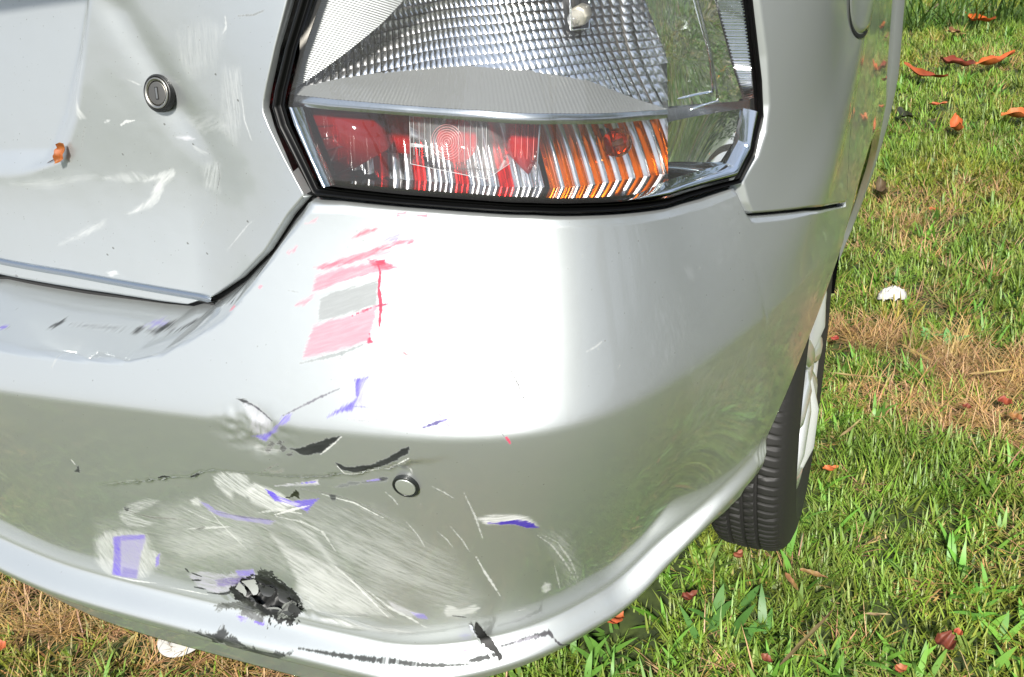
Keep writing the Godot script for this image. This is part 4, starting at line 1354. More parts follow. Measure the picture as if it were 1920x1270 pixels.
	k.poly([0.362, 0.5862, 0.3702, 0.5923, 0.3736, 0.5903, 0.3684, 0.5858], Color8(50, 50, 50), 0.9, 1.5, 20, 0.5, BARE, 5)
	k.poly([0.373, 0.5902, 0.381, 0.5962, 0.3843, 0.5941, 0.3793, 0.5898], Color8(50, 50, 50), 0.9, 1.5, 20, 0.5, BARE, 5)
	k.poly([0.3762, 0.5843, 0.3842, 0.5904, 0.3875, 0.5883, 0.3825, 0.5839], Color8(50, 50, 50), 0.9, 1.5, 20, 0.5, BARE, 5)
	k.poly([0.3553, 0.5795, 0.3637, 0.5858, 0.3671, 0.5837, 0.3618, 0.5791], Color8(51, 51, 51), 0.9, 1.5, 20, 0.5, BARE, 5)
	k.poly([0.3835, 0.5802, 0.3915, 0.5863, 0.3948, 0.5842, 0.3898, 0.5798], Color8(51, 51, 51), 0.9, 1.5, 20, 0.5, BARE, 5)
	k.poly([0.3456, 0.5859, 0.3642, 0.5871, 0.378, 0.5845, 0.3606, 0.5777, 0.3489, 0.5786], Color8(181, 181, 180), 0.6, 5.1, 10, 0.95, SCUFF, 3)
	k.line([0.3449, 0.5527, 0.361, 0.5626, 0.37, 0.5672], Color8(70, 68, 58), 0.8, 3, BARE, 0.5)
	k.poly([0.3553, 0.5557, 0.3725, 0.561, 0.3678, 0.5549, 0.3569, 0.5518], Color8(83, 80, 65), 0.6, 2, 10, 0.8, BARE, 3)
	k.line([0.1993, 0.5204, 0.207, 0.524, 0.218, 0.5259], Color8(33, 35, 36), 0.95, 5, BARE, 0)
	k.poly([0.2403, 0.5252, 0.2514, 0.5323, 0.2597, 0.5381, 0.254, 0.5306, 0.246, 0.5255], Color8(33, 35, 36), 0.95, 1.2, 40, 0, BARE, 3)
	k.poly([0.2373, 0.5262, 0.2465, 0.5293, 0.241, 0.5239], Color8(214, 214, 212), 0.9, 2.0, 0, 0.25, SCUFF, 3)
	k.line([0.107, 0.4944, 0.1505, 0.5079, 0.1931, 0.517], Color8(113, 119, 110), 0.6, 1.8, BARE, 0)
	k.line([0.2582, 0.5364, 0.2802, 0.5443, 0.3113, 0.548, 0.3626, 0.5507, 0.4122, 0.5569, 0.4605, 0.5698, 0.5057, 0.5838], Color8(103, 106, 98), 0.6, 1.6, BARE, 0.1)
	k.poly([0.0709, 0.5083, 0.0839, 0.5194, 0.0776, 0.507], Color8(33, 35, 36), 0.9, 1.5, 0, 0, BARE, 3)
	k.line([0.0774, 0.527, 0.079, 0.5193], Color8(206, 206, 204), 0.5, 4, SCUFF, 0)
	k.poly([0.4196, 0.5405, 0.4382, 0.5492, 0.4618, 0.5549, 0.4834, 0.562, 0.4816, 0.5572, 0.4607, 0.5508, 0.44, 0.5461, 0.424, 0.5398], Color8(77, 80, 80), 0.9, 1.5, 10, 0.3, BARE, 3)
	k.line([0.458, 0.5531, 0.4744, 0.5577], Color8(122, 112, 179), 0.8, 4, TRANSFER, 0.2)
	k.poly([0.4725, 0.5588, 0.4809, 0.5623, 0.482, 0.5585, 0.474, 0.5563], Color8(44, 44, 47), 0.85, 1.5, 0, 0.6, BARE, 3)
	k.poly([0.2715, 0.5299, 0.2889, 0.5386, 0.3087, 0.5419, 0.3169, 0.5383, 0.3186, 0.5286, 0.3203, 0.5202, 0.3034, 0.5066, 0.2909, 0.5133, 0.2828, 0.5012, 0.2773, 0.5085, 0.271, 0.5172], Color8(197, 200, 197), 0.72, 5.1, -45, 0.8, SCUFF, 5)
	k.poly([0.3079, 0.5172, 0.3231, 0.5301, 0.3347, 0.5271, 0.3515, 0.5214, 0.3609, 0.5114, 0.3478, 0.4954, 0.3245, 0.4939, 0.3078, 0.5014], Color8(203, 205, 202), 0.82, 5.1, -35, 0.6, SCUFF, 4)
	k.poly([0.3348, 0.5242, 0.3426, 0.5212, 0.349, 0.5151, 0.3638, 0.5127, 0.3799, 0.5178, 0.3966, 0.5221, 0.3807, 0.5062, 0.3758, 0.4993, 0.3673, 0.5052, 0.3528, 0.5084, 0.3403, 0.5091, 0.3366, 0.5158], Color8(73, 56, 181), 0.95, 1.5, -20, 0.35, TRANSFER, 3)
	k.poly([0.3462, 0.5161, 0.3602, 0.5113, 0.3724, 0.5106, 0.3606, 0.5039, 0.3488, 0.5062], Color8(209, 209, 211), 0.8, 3.4, -15, 0.65, SCUFF, 3)
	k.poly([0.3565, 0.5165, 0.3643, 0.5222, 0.3721, 0.53, 0.3746, 0.5269, 0.3727, 0.5165, 0.3688, 0.5194, 0.3619, 0.516], Color8(24, 28, 17), 1, 1, 0, 0, BARE, 3)
	k.line([0.3318, 0.4876, 0.3593, 0.5007, 0.3814, 0.51], Color8(206, 206, 204), 0.8, 5, SCUFF, 0.3)
	k.line([0.3115, 0.4867, 0.3421, 0.4974, 0.3671, 0.4962], Color8(199, 201, 197), 0.6, 6, SCUFF, 0.4)
	k.poly([0.3489, 0.531, 0.383, 0.5402, 0.4031, 0.5468, 0.4024, 0.5413, 0.3815, 0.5358], Color8(183, 180, 196), 0.75, 2, 5, 0.6, TRANSFER, 3)
	k.line([0.3828, 0.5395, 0.4012, 0.5445], Color8(84, 72, 171), 0.8, 3.5, TRANSFER, 0.4)
	k.line([0.3729, 0.5322, 0.4038, 0.5311, 0.4262, 0.5283, 0.4518, 0.5192, 0.4748, 0.5015], Color8(80, 82, 77), 0.8, 2.2, BARE, 0.1)
	k.line([0.403, 0.5289, 0.4359, 0.5227, 0.4621, 0.506], Color8(206, 208, 204), 0.7, 3, SCUFF, 0.2)
	k.poly([0.41, 0.5286, 0.4178, 0.5312, 0.4194, 0.5252, 0.4125, 0.522], Color8(33, 35, 36), 0.9, 2, 0, 0.3, BARE, 5)
	k.poly([0.2211, 0.4868, 0.2353, 0.4952, 0.2373, 0.4876, 0.2306, 0.4798, 0.2227, 0.4815], Color8(202, 204, 201), 0.75, 3.4, -40, 0.75, SCUFF, 3)
	k.poly([0.2346, 0.4879, 0.2455, 0.4868, 0.2518, 0.4793, 0.2725, 0.4755, 0.3004, 0.4765, 0.3291, 0.4777, 0.3182, 0.4706, 0.2761, 0.4681, 0.2521, 0.4696, 0.2414, 0.4756], Color8(110, 101, 167), 0.88, 2, -12, 0.45, TRANSFER, 3)
	k.line([0.2516, 0.476, 0.2862, 0.4751, 0.3247, 0.4784], Color8(75, 73, 96), 0.75, 4, BARE, 0.2)
	k.poly([0.3244, 0.4775, 0.3499, 0.4757, 0.3704, 0.4705, 0.3775, 0.4512, 0.3827, 0.429, 0.3877, 0.4095, 0.3781, 0.4159, 0.3701, 0.4412, 0.3545, 0.4624], Color8(192, 194, 192), 0.5, 6.8, -45, 0.85, SCUFF, 4)
	k.line([0.3322, 0.4854, 0.3625, 0.4838, 0.3841, 0.4734, 0.3904, 0.4459], Color8(199, 201, 198), 0.5, 5, SCUFF, 0.25)
	k.poly([0.1002, 0.4478, 0.1254, 0.4653, 0.1543, 0.477, 0.1734, 0.4783, 0.1583, 0.4677, 0.1337, 0.4549, 0.1209, 0.4469, 0.1352, 0.4412, 0.15, 0.4391, 0.1261, 0.4284, 0.1001, 0.4261, 0.095, 0.4341], Color8(194, 195, 194), 0.55, 4.2, -10, 0.9, SCUFF, 4)
	k.line([0.1142, 0.456, 0.1264, 0.4507, 0.1467, 0.4472, 0.1755, 0.4499, 0.2046, 0.4519], Color8(84, 85, 80), 0.85, 4, BARE, 0.15)
	k.poly([0.1138, 0.4594, 0.1237, 0.4597, 0.1152, 0.451], Color8(33, 35, 36), 0.8, 1.5, 0, 0.5, BARE, 4)
	k.line([0.2, 0.4745, 0.2235, 0.4627, 0.2491, 0.4557], Color8(195, 198, 194), 0.5, 3, SCUFF, 0.35)
	k.line([0.1909, 0.4358, 0.2217, 0.4445, 0.2593, 0.4545], Color8(197, 200, 197), 0.6, 5, SCUFF, 0.3)
	k.poly([0.2038, 0.4388, 0.2213, 0.4496, 0.2217, 0.4445, 0.2086, 0.4363], Color8(61, 63, 59), 0.8, 2, 20, 0.6, BARE, 3)
	k.line([0.2424, 0.479, 0.2473, 0.4595, 0.2562, 0.4402, 0.267, 0.4201], Color8(201, 202, 200), 0.6, 3, SCUFF, 0.3)
	k.poly([0.2294, 0.4376, 0.2566, 0.4489, 0.2695, 0.4382, 0.2898, 0.436, 0.2597, 0.4324], Color8(197, 200, 196), 0.6, 5.1, -30, 0.95, SCUFF, 3)
	k.poly([0.1407, 0.4087, 0.2173, 0.4357, 0.2793, 0.4283, 0.2326, 0.4062, 0.1566, 0.3793], Color8(179, 181, 177), 0.35, 10.2, -15, 0.97, SCUFF, 6)
	k.poly([0.019, 0.3816, 0.0508, 0.4023, 0.0961, 0.4169, 0.1193, 0.4167, 0.1198, 0.4037, 0.1134, 0.3858, 0.1228, 0.3803, 0.1035, 0.3531, 0.0631, 0.3183, 0.0269, 0.3076, -0.0134, 0.3044, -0.0198, 0.3204], Color8(197, 199, 199), 0.74, 8.5, 85, 0.75, SCUFF, 8)
	k.poly([0.0594, 0.3967, 0.09, 0.4069, 0.1173, 0.4134, 0.116, 0.4056, 0.0888, 0.3715, 0.0444, 0.3117, 0.0147, 0.3061, -0.0031, 0.3052, 0.0345, 0.3571], Color8(131, 126, 166), 0.92, 2.5, 85, 0.3, TRANSFER, 3)
	k.poly([0.0594, 0.3967, 0.0745, 0.4013, 0.0142, 0.3082, -0.0031, 0.3052, 0.0356, 0.3574], Color8(87, 70, 179), 0.92, 3, 85, 0.55, TRANSFER, 3)
	k.poly([0.076, 0.4036, 0.1193, 0.4139, 0.115, 0.4054, 0.0708, 0.3927], Color8(98, 85, 174), 0.75, 3, 0, 0.4, TRANSFER, 3)
	k.poly([0.0332, 0.3314, 0.0593, 0.3324, 0.0435, 0.3103, 0.0123, 0.3054], Color8(85, 75, 148), 0.6, 4, 0, 0.5, TRANSFER, 3)
	k.poly([0.1128, 0.3718, 0.1228, 0.3803, 0.108, 0.3564, 0.0997, 0.351], Color8(105, 91, 179), 0.85, 1.5, 0, 0, TRANSFER, 3)
	k.line([-0.0051, 0.3024, 0.034, 0.3041, 0.0768, 0.3114], Color8(199, 201, 199), 0.8, 5, SCUFF, 0.25)
	k.poly([0.3122, 0.4563, 0.3346, 0.4363, 0.367, 0.4253, 0.3896, 0.4152, 0.4025, 0.399, 0.4167, 0.3786, 0.4302, 0.3505, 0.408, 0.3501, 0.3633, 0.3391, 0.3222, 0.3244, 0.2919, 0.317, 0.3046, 0.3494, 0.321, 0.383, 0.3193, 0.4153], Color8(187, 189, 187), 0.72, 6.8, -38, 0.8, SCUFF, 6)
	k.poly([0.329, 0.3962, 0.3629, 0.4138, 0.3929, 0.3857, 0.3974, 0.3588, 0.3357, 0.3408, 0.3116, 0.3436], Color8(202, 204, 202), 0.45, 10.2, -35, 0.97, SCUFF, 6)
	k.poly([0.3902, 0.4731, 0.4397, 0.4568, 0.4729, 0.4287, 0.5054, 0.4037, 0.4678, 0.4088, 0.4247, 0.4263, 0.3977, 0.4392], Color8(180, 182, 179), 0.38, 10.2, -30, 0.97, SCUFF, 6)
	k.poly([0.4116, 0.482, 0.4559, 0.4733, 0.4939, 0.4437, 0.5127, 0.4261, 0.4711, 0.444], Color8(180, 182, 179), 0.25, 10.2, -28, 0.97, SCUFF, 6)
	k.line([0.3881, 0.4183, 0.4025, 0.399, 0.4196, 0.3755, 0.4348, 0.3492], Color8(84, 85, 78), 0.7, 2.5, BARE, 0.25)
	k.line([0.3823, 0.4204, 0.3974, 0.3996, 0.4143, 0.3707, 0.4256, 0.3479], Color8(206, 208, 206), 0.75, 3.5, SCUFF, 0.2)
	k.line([0.4135, 0.389, 0.4321, 0.3663, 0.4523, 0.3488, 0.4662, 0.3304], Color8(197, 199, 197), 0.65, 6, SCUFF, 0.35)
	k.poly([0.4554, 0.3609, 0.4704, 0.3573, 0.4716, 0.347, 0.461, 0.3491], Color8(103, 91, 179), 0.85, 2, -20, 0.5, TRANSFER, 3)
	k.poly([0.4328, 0.3777, 0.4487, 0.3682, 0.4668, 0.3573, 0.4533, 0.3528, 0.4369, 0.3612], Color8(188, 185, 199), 0.6, 3, -25, 0.6, TRANSFER, 3)
	k.poly([0.3241, 0.3104, 0.3867, 0.326, 0.4271, 0.326, 0.449, 0.3219, 0.3969, 0.3148, 0.3599, 0.3093], Color8(187, 188, 186), 0.6, 5.1, -8, 0.85, SCUFF, 3)
	k.line([0.3028, 0.3307, 0.3458, 0.3297, 0.3986, 0.3416], Color8(195, 197, 194), 0.6, 2.5, SCUFF, 0.3)
	k.line([0.5486, 0.4563, 0.5526, 0.4308, 0.5577, 0.4059, 0.5622, 0.3809], Color8(202, 204, 201), 0.75, 4, SCUFF, 0.35)
	k.line([0.6148, 0.4815, 0.6281, 0.4602, 0.6405, 0.4259, 0.6604, 0.3618], Color8(202, 204, 201), 0.6, 3, SCUFF, 0.4)
	k.line([0.6233, 0.4769, 0.6352, 0.4611, 0.6497, 0.4185, 0.6628, 0.3627], Color8(202, 204, 201), 0.55, 3, SCUFF, 0.4)
	k.line([0.6301, 0.4181, 0.6359, 0.3636], Color8(197, 199, 196), 0.5, 3, SCUFF, 0.4)
	k.line([0.5247, 0.5562, 0.5349, 0.5499, 0.5421, 0.5433], Color8(197, 200, 197), 0.5, 2.5, SCUFF, 0.35)
	k.line([0.5534, 0.5503, 0.5583, 0.5196, 0.5602, 0.4858], Color8(197, 200, 197), 0.5, 2.5, SCUFF, 0.35)
	k.line([0.4862, 0.5035, 0.4934, 0.4868, 0.4971, 0.4691], Color8(197, 200, 197), 0.5, 2.5, SCUFF, 0.35)
	k.line([0.4744, 0.5416, 0.4806, 0.5336, 0.4836, 0.5251], Color8(197, 200, 197), 0.5, 2.5, SCUFF, 0.35)
	k.line([0.5165, 0.4941, 0.5237, 0.4824, 0.5276, 0.47], Color8(197, 200, 197), 0.5, 2.5, SCUFF, 0.35)
	k.line([0.5315, 0.5024, 0.5389, 0.4845, 0.5431, 0.4655], Color8(197, 200, 197), 0.5, 2.5, SCUFF, 0.35)
	k.line([0.7229, 0.3782, 0.7361, 0.3725, 0.7427, 0.3726], Color8(197, 200, 197), 0.5, 2.5, SCUFF, 0.35)
	k.line([0.6842, 0.6633, 0.6943, 0.665, 0.7016, 0.6673], Color8(149, 151, 149), 0.5, 2.5, SCUFF, 0.35)
	k.line([0.5045, 0.5787, 0.5081, 0.5746, 0.5086, 0.5702], Color8(195, 197, 195), 0.5, 2.5, SCUFF, 0.35)
	k.poly([0.5589, 0.5154, 0.5758, 0.5198, 0.5982, 0.5169, 0.6079, 0.5118, 0.616, 0.4967, 0.6043, 0.5013, 0.5867, 0.506, 0.5687, 0.5063], Color8(208, 208, 208), 0.9, 5.1, 0, 0.55, SCUFF, 3)
	k.poly([0.569, 0.5087, 0.5844, 0.5087, 0.5933, 0.5099, 0.6048, 0.5069, 0.6111, 0.5013, 0.6173, 0.4929, 0.6063, 0.495, 0.5956, 0.503, 0.5814, 0.5051], Color8(54, 38, 144), 0.97, 1.5, 0, 0.1, TRANSFER, 3)
	k.poly([0.6125, 0.3802, 0.617, 0.3889, 0.6235, 0.3829, 0.623, 0.3693, 0.6171, 0.3649, 0.6132, 0.3698], Color8(195, 197, 195), 0.9, 3.4, 0, 0.35, SCUFF, 3)
	k.poly([0.4931, 0.3604, 0.4995, 0.3723, 0.5062, 0.3696, 0.5119, 0.3626, 0.5307, 0.3704, 0.5354, 0.3627, 0.5261, 0.3535, 0.508, 0.3502, 0.4948, 0.3518], Color8(197, 199, 197), 0.85, 3.4, 0, 0.6, SCUFF, 5)
	k.line([0.5011, 0.3522, 0.5159, 0.3466], Color8(33, 35, 36), 0.9, 4, BARE, 0)
	k.line([0.5738, 0.3403, 0.5878, 0.3414], Color8(209, 209, 209), 0.8, 3, SCUFF, 0.4)
	k.poly([0.172, 0.4646, 0.2814, 0.5101, 0.373, 0.5121, 0.418, 0.4831, 0.4417, 0.4221, 0.4585, 0.349, 0.3593, 0.3277, 0.3134, 0.3921, 0.2285, 0.3977, 0.144, 0.3857], Color8(180, 181, 178), 0.34, 27.2, -32, 0.97, SCUFF, 14)
	k.poly([0.3758, 0.5199, 0.4572, 0.5185, 0.5203, 0.4615, 0.5394, 0.3839, 0.5071, 0.3459, 0.4491, 0.4054, 0.409, 0.4738], Color8(180, 181, 178), 0.3, 27.2, -35, 0.97, SCUFF, 14)
	k.poly([0.0462, 0.4193, 0.2269, 0.484, 0.3034, 0.4675, 0.2525, 0.3852, 0.1271, 0.341, 0.002, 0.3268], Color8(178, 180, 176), 0.26, 23.8, -12, 0.97, SCUFF, 12)
	k.poly([0.6215, 0.4829, 0.6437, 0.4742, 0.6714, 0.3557, 0.6518, 0.3433], Color8(180, 181, 178), 0.35, 13.6, -62, 0.97, SCUFF, 10)
	k.poly([0.7892, 0.6085, 0.8963, 0.5894, 0.9605, 0.4694, 0.8965, 0.4266, 0.7952, 0.4956], Color8(171, 176, 169), 0.2, 27.2, 60, 0.97, SCUFF, 14)
	k.poly([0.1488, 0.3471, 0.174, 0.3592, 0.2112, 0.3624, 0.258, 0.381, 0.2774, 0.3748, 0.228, 0.341, 0.1779, 0.3199, 0.1517, 0.3249], Color8(153, 150, 166), 0.85, 4, -8, 0.7, TRANSFER, 6)
	k.poly([0.1882, 0.3479, 0.2357, 0.3652, 0.2575, 0.3635, 0.2168, 0.3418, 0.1855, 0.3348], Color8(91, 80, 131), 0.8, 4, -8, 0.6, TRANSFER, 3)
	k.poly([0.2316, 0.3758, 0.2617, 0.3858, 0.2591, 0.3736, 0.2313, 0.364], Color8(113, 101, 179), 0.9, 2.5, -10, 0.4, TRANSFER, 3)
	k.line([0.1556, 0.3521, 0.1693, 0.3487], Color8(33, 35, 36), 0.95, 6, BARE, 0)
	k.line([0.148, 0.3365, 0.1655, 0.3415], Color8(33, 35, 36), 0.95, 6, BARE, 0)
	k.line([0.1447, 0.3228, 0.1637, 0.3242], Color8(33, 35, 36), 0.95, 6, BARE, 0)
	k.line([0.1499, 0.3596, 0.1515, 0.3519], Color8(33, 35, 36), 0.95, 6, BARE, 0)
	k.line([0.1005, 0.3097, 0.1361, 0.3116, 0.1619, 0.3129], Color8(206, 208, 204), 0.8, 3, SCUFF, 0.3)
	k.poly([0.2499, 0.3633, 0.2743, 0.391, 0.2895, 0.3894, 0.2807, 0.3757, 0.2663, 0.3698], Color8(21, 23, 21), 1, 1.5, 0, 0.2, BARE, 7)
	k.line([0.1626, 0.3174, 0.1909, 0.3217, 0.2144, 0.337], Color8(33, 35, 36), 0.95, 6, BARE, 0.1)
	k.poly([0.2028, 0.3294, 0.2296, 0.3556, 0.2608, 0.3741, 0.2849, 0.3788, 0.3024, 0.3722, 0.3106, 0.3571, 0.3078, 0.3323, 0.2874, 0.3006, 0.2673, 0.2925, 0.2504, 0.295, 0.2359, 0.2992, 0.2181, 0.3086, 0.2048, 0.3174], Color8(17, 18, 18), 1, 1.4, 0, 0, BARE, 13)
	k.poly([0.2301, 0.3436, 0.2506, 0.3516, 0.2555, 0.3389, 0.2589, 0.3192, 0.2524, 0.3151, 0.2487, 0.3307, 0.2298, 0.3333], Color8(180, 182, 178), 0.85, 1.5, -35, 0.45, BARE, 6)
	k.poly([0.2541, 0.3526, 0.2717, 0.3517, 0.2749, 0.3386, 0.2602, 0.3154, 0.2575, 0.3334], Color8(68, 70, 72), 0.95, 1.5, 0, 0.1, BARE, 3)
	k.poly([0.2659, 0.3214, 0.2895, 0.345, 0.2909, 0.3271, 0.2765, 0.3035, 0.2607, 0.2974], Color8(153, 157, 150), 0.7, 1.5, 40, 0.9, BARE, 12)
	k.poly([0.1619, 0.2951, 0.1929, 0.3061, 0.2229, 0.3187, 0.2381, 0.3041, 0.2439, 0.2959, 0.2199, 0.2974, 0.1958, 0.2968, 0.1745, 0.2933], Color8(40, 42, 38), 0.9, 2, -10, 0.35, BARE, 6)
	k.poly([0.1973, 0.2936, 0.22, 0.2987, 0.2397, 0.2946, 0.239, 0.291, 0.2161, 0.292], Color8(72, 73, 73), 0.95, 2, -25, 0.2, BARE, 6)
	k.poly([0.2012, 0.2925, 0.2166, 0.2914, 0.2103, 0.2895], Color8(91, 77, 170), 0.9, 2, 0, 0, TRANSFER, 3)
	k.line([0.2279, 0.2912, 0.2424, 0.2907, 0.2408, 0.2939], Color8(91, 77, 170), 0.8, 3, TRANSFER, 0)
	k.poly([0.1392, 0.2757, 0.1699, 0.279, 0.2096, 0.28, 0.2466, 0.271, 0.2997, 0.2825, 0.1987, 0.2238, 0.1917, 0.2688, 0.1604, 0.2712], Color8(26, 28, 27), 0.95, 1.5, -12, 0.3, BARE, 5)
	k.poly([0.1844, 0.2835, 0.1898, 0.2846, 0.1994, 0.281, 0.145, 0.2286], Color8(35, 37, 37), 0.95, 1.5, 0, 0, BARE, 4)
	k.line([0.2993, 0.283, 0.356, 0.2844, 0.4226, 0.2871, 0.5101, 0.2836], Color8(26, 28, 27), 0.9, 4, BARE, 0.15)
	k.poly([0.1787, 0.2752, 0.1753, 0.2274, 0.2332, 0.2726, 0.2168, 0.2728, 0.1844, 0.2657], Color8(101, 103, 99), 0.85, 5.1, -15, 0.75, SCUFF, 5)
	k.poly([0.2125, 0.2641, 0.239, 0.2761, 0.2405, 0.2685, 0.2287, 0.2722], Color8(24, 26, 24), 0.95, 1.5, -10, 0.5, BARE, 6)
	k.line([0.5251, 0.3329, 0.5254, 0.3083, 0.533, 0.293, 0.5458, 0.2855], Color8(14, 15, 15), 1, 6, BARE, 0)
	k.line([0.5459, 0.2857, 0.5321, 0.2855, 0.51, 0.2853], Color8(24, 26, 26), 0.9, 5, BARE, 0.1)
	k.line([0.5489, 0.2894, 0.5806, 0.2894, 0.6144, 0.2878, 0.6702, 0.2344], Color8(42, 42, 45), 0.9, 4, BARE, 0.2)
	k.poly([0.5559, 0.2903, 0.5918, 0.2896, 0.6057, 0.2862, 0.5696, 0.2886], Color8(166, 162, 174), 0.7, 2, 15, 0.5, TRANSFER, 3)
	k.line([0.498, 0.2911, 0.5133, 0.2918], Color8(105, 94, 174), 0.8, 4, TRANSFER, 0.2)
	k.poly([0.1487, 0.6575, 0.1712, 0.6577, 0.1808, 0.6577, 0.2166, 0.6605, 0.2228, 0.6615, 0.1974, 0.6576, 0.1797, 0.6574], Color8(17, 18, 18), 0.95, 1, 0, 0.2, BARE, 1.2)
	k.line([0.0727, 0.6589, 0.1113, 0.6581, 0.1509, 0.6574], Color8(79, 83, 87), 0.7, 1.1, BARE, 0.1)
	k.line([0.1711, 0.6582, 0.177, 0.659, 0.1975, 0.6591], Color8(92, 86, 142), 0.7, 2.0, TRANSFER, 0.3)
	k.line([0.2288, 0.6629, 0.2373, 0.665, 0.248, 0.6681], Color8(20, 21, 22), 0.9, 1.75, BARE, 0.35)
	k.poly([0.3101, 0.6972, 0.3131, 0.6999, 0.3158, 0.6987, 0.3127, 0.6964], Color8(16, 17, 17), 0.95, 1.2, 0, 0, BARE, 2)
	k.poly([0.0495, 0.6586, 0.0559, 0.6604, 0.0616, 0.6597, 0.0562, 0.658], Color8(26, 28, 29), 0.95, 1.2, 0, 0, BARE, 2)
	k.line([-0.019, 0.6586, -0.0089, 0.6584], Color8(63, 50, 135), 0.8, 2.0, TRANSFER, 0)
	k.line([0.1091, 0.6517, 0.101, 0.6408], Color8(128, 130, 129), 0.5, 3, SCUFF, 0.3)
func scrape_gate(k: ScrapedSkin):
	k.poly([0.2109, 0.8024, 0.2103, 0.796, 0.1939, 0.7882, 0.1823, 0.7737, 0.1681, 0.7651, 0.1337, 0.7575, 0.153, 0.7662, 0.1703, 0.7738, 0.1797, 0.7857, 0.1881, 0.7931, 0.1665, 0.7912, 0.1913, 0.7985], Color8(175, 177, 176), 0.75, 5.1, 40, 0.65, SCUFF, 4)
	k.poly([0.1071, 0.7953, 0.1547, 0.8013, 0.1825, 0.7943, 0.1432, 0.7904], Color8(175, 177, 176), 0.4, 5.1, -55, 0.97, SCUFF, 5)
	k.poly([0.0161, 0.7237, 0.0651, 0.7426, 0.1004, 0.7518, 0.0957, 0.7451, 0.0545, 0.7323], Color8(175, 177, 176), 0.4, 5.1, 25, 0.97, SCUFF, 5)
	k.poly([0.1022, 0.8796, 0.1035, 0.8663, 0.1085, 0.8569, 0.1002, 0.8562, 0.0965, 0.8617], Color8(175, 177, 176), 0.7, 3.4, -60, 0.65, SCUFF, 3)
	k.line([0.1554, 0.8482, 0.1643, 0.8516, 0.1764, 0.8522], Color8(175, 177, 176), 0.75, 5, SCUFF, 0.1)
	k.line([0.1341, 0.8517, 0.1428, 0.854], Color8(175, 177, 176), 0.5, 5, SCUFF, 0.3)
	k.poly([0.2256, 0.8337, 0.2409, 0.8345, 0.249, 0.8314, 0.2355, 0.8304], Color8(166, 165, 174), 0.8, 3.4, 10, 0.75, SCUFF, 3)
	k.poly([0.2449, 0.8247, 0.2652, 0.8184, 0.254, 0.8171], Color8(175, 177, 176), 0.5, 3.4, -20, 0.85, SCUFF, 3)
	k.poly([0.2688, 0.9287, 0.3115, 0.9374, 0.3295, 0.9255, 0.3057, 0.8998, 0.2621, 0.8869, 0.2565, 0.9062], Color8(175, 177, 176), 0.22, 13.6, 80, 0.97, SCUFF, 9)
	k.poly([0.318, 0.8949, 0.3425, 0.8944, 0.3303, 0.849, 0.3138, 0.8295, 0.2955, 0.8384], Color8(175, 177, 176), 0.32, 10.2, 85, 0.97, SCUFF, 9)
	k.poly([0.2526, 0.8067, 0.2811, 0.8105, 0.2735, 0.782, 0.2514, 0.7858], Color8(175, 177, 176), 0.35, 8.5, 60, 0.97, SCUFF, 6)
	k.poly([0.2395, 0.8504, 0.2892, 0.8553, 0.3101, 0.8437, 0.2578, 0.8376], Color8(175, 177, 176), 0.25, 8.5, 20, 0.97, SCUFF, 6)
	k.line([0.3381, 0.8744, 0.336, 0.8515, 0.3423, 0.8337], Color8(175, 177, 176), 0.5, 3, SCUFF, 0.2)
	k.line([0.3518, 0.9372, 0.3723, 0.9368, 0.3875, 0.9396], Color8(88, 90, 90), 0.7, 2.2, BARE, 0.1)
	k.line([0.2791, 0.8099, 0.2781, 0.7966, 0.2698, 0.7843], Color8(51, 53, 53), 0.6, 2, BARE, 0.25)
	k.line([0.2673, 0.779, 0.2625, 0.7597], Color8(80, 82, 82), 0.5, 2, BARE, 0.3)
	k.line([0.1029, 0.8485, 0.0888, 0.8286], Color8(88, 90, 89), 0.6, 2, BARE, 0.3)
	k.line([0.3349, 0.9381, 0.3337, 0.9296, 0.3278, 0.9247], Color8(175, 177, 176), 0.5, 4, SCUFF, 0.2)
	k.line([0.2307, 0.7421, 0.2423, 0.7531], Color8(109, 112, 109), 0.6, 2, SCUFF, 0.3)
	k.line([0.2742, 0.7266, 0.3141, 0.7544, 0.3247, 0.7606], Color8(175, 177, 176), 0.4, 2, SCUFF, 0.3)
	k.poly([0.0911, 0.6963, 0.1029, 0.6989, 0.1091, 0.6958, 0.0973, 0.6932], Color8(182, 182, 182), 0.7, 3.4, 0, 0.55, SCUFF, 3)
	k.line([0.2443, 0.8273, 0.2469, 0.8258], Color8(51, 53, 51), 0.75, 2.6, BARE, 0)
	k.line([0.1032, 0.7231, 0.1062, 0.7215], Color8(51, 53, 51), 0.75, 2.6, BARE, 0)
	k.line([0.0931, 0.7163, 0.0961, 0.7147], Color8(51, 53, 51), 0.75, 2.6, BARE, 0)
	k.line([0.1451, 0.82, 0.1475, 0.8183], Color8(51, 53, 51), 0.75, 2.6, BARE, 0)
	k.line([0.3043, 0.8916, 0.3069, 0.8901], Color8(51, 53, 51), 0.75, 2.6, BARE, 0)
	k.line([0.33, 0.8689, 0.3328, 0.8675], Color8(51, 53, 51), 0.75, 2.6, BARE, 0)
	k.line([0.315, 0.7598, 0.3187, 0.7588], Color8(51, 53, 51), 0.75, 2.6, BARE, 0)
	k.line([0.213, 0.8476, 0.2152, 0.846], Color8(51, 53, 51), 0.75, 2.6, BARE, 0)
	k.line([0.2124, 0.7297, 0.2152, 0.7282], Color8(51, 53, 51), 0.75, 2.6, BARE, 0)
	k.line([0.2387, 0.7207, 0.2418, 0.7194], Color8(51, 53, 51), 0.75, 2.6, BARE, 0)
	k.line([0.1842, 0.8907, 0.1975, 0.885], Color8(175, 177, 176), 0.45, 3, SCUFF, 0.3)
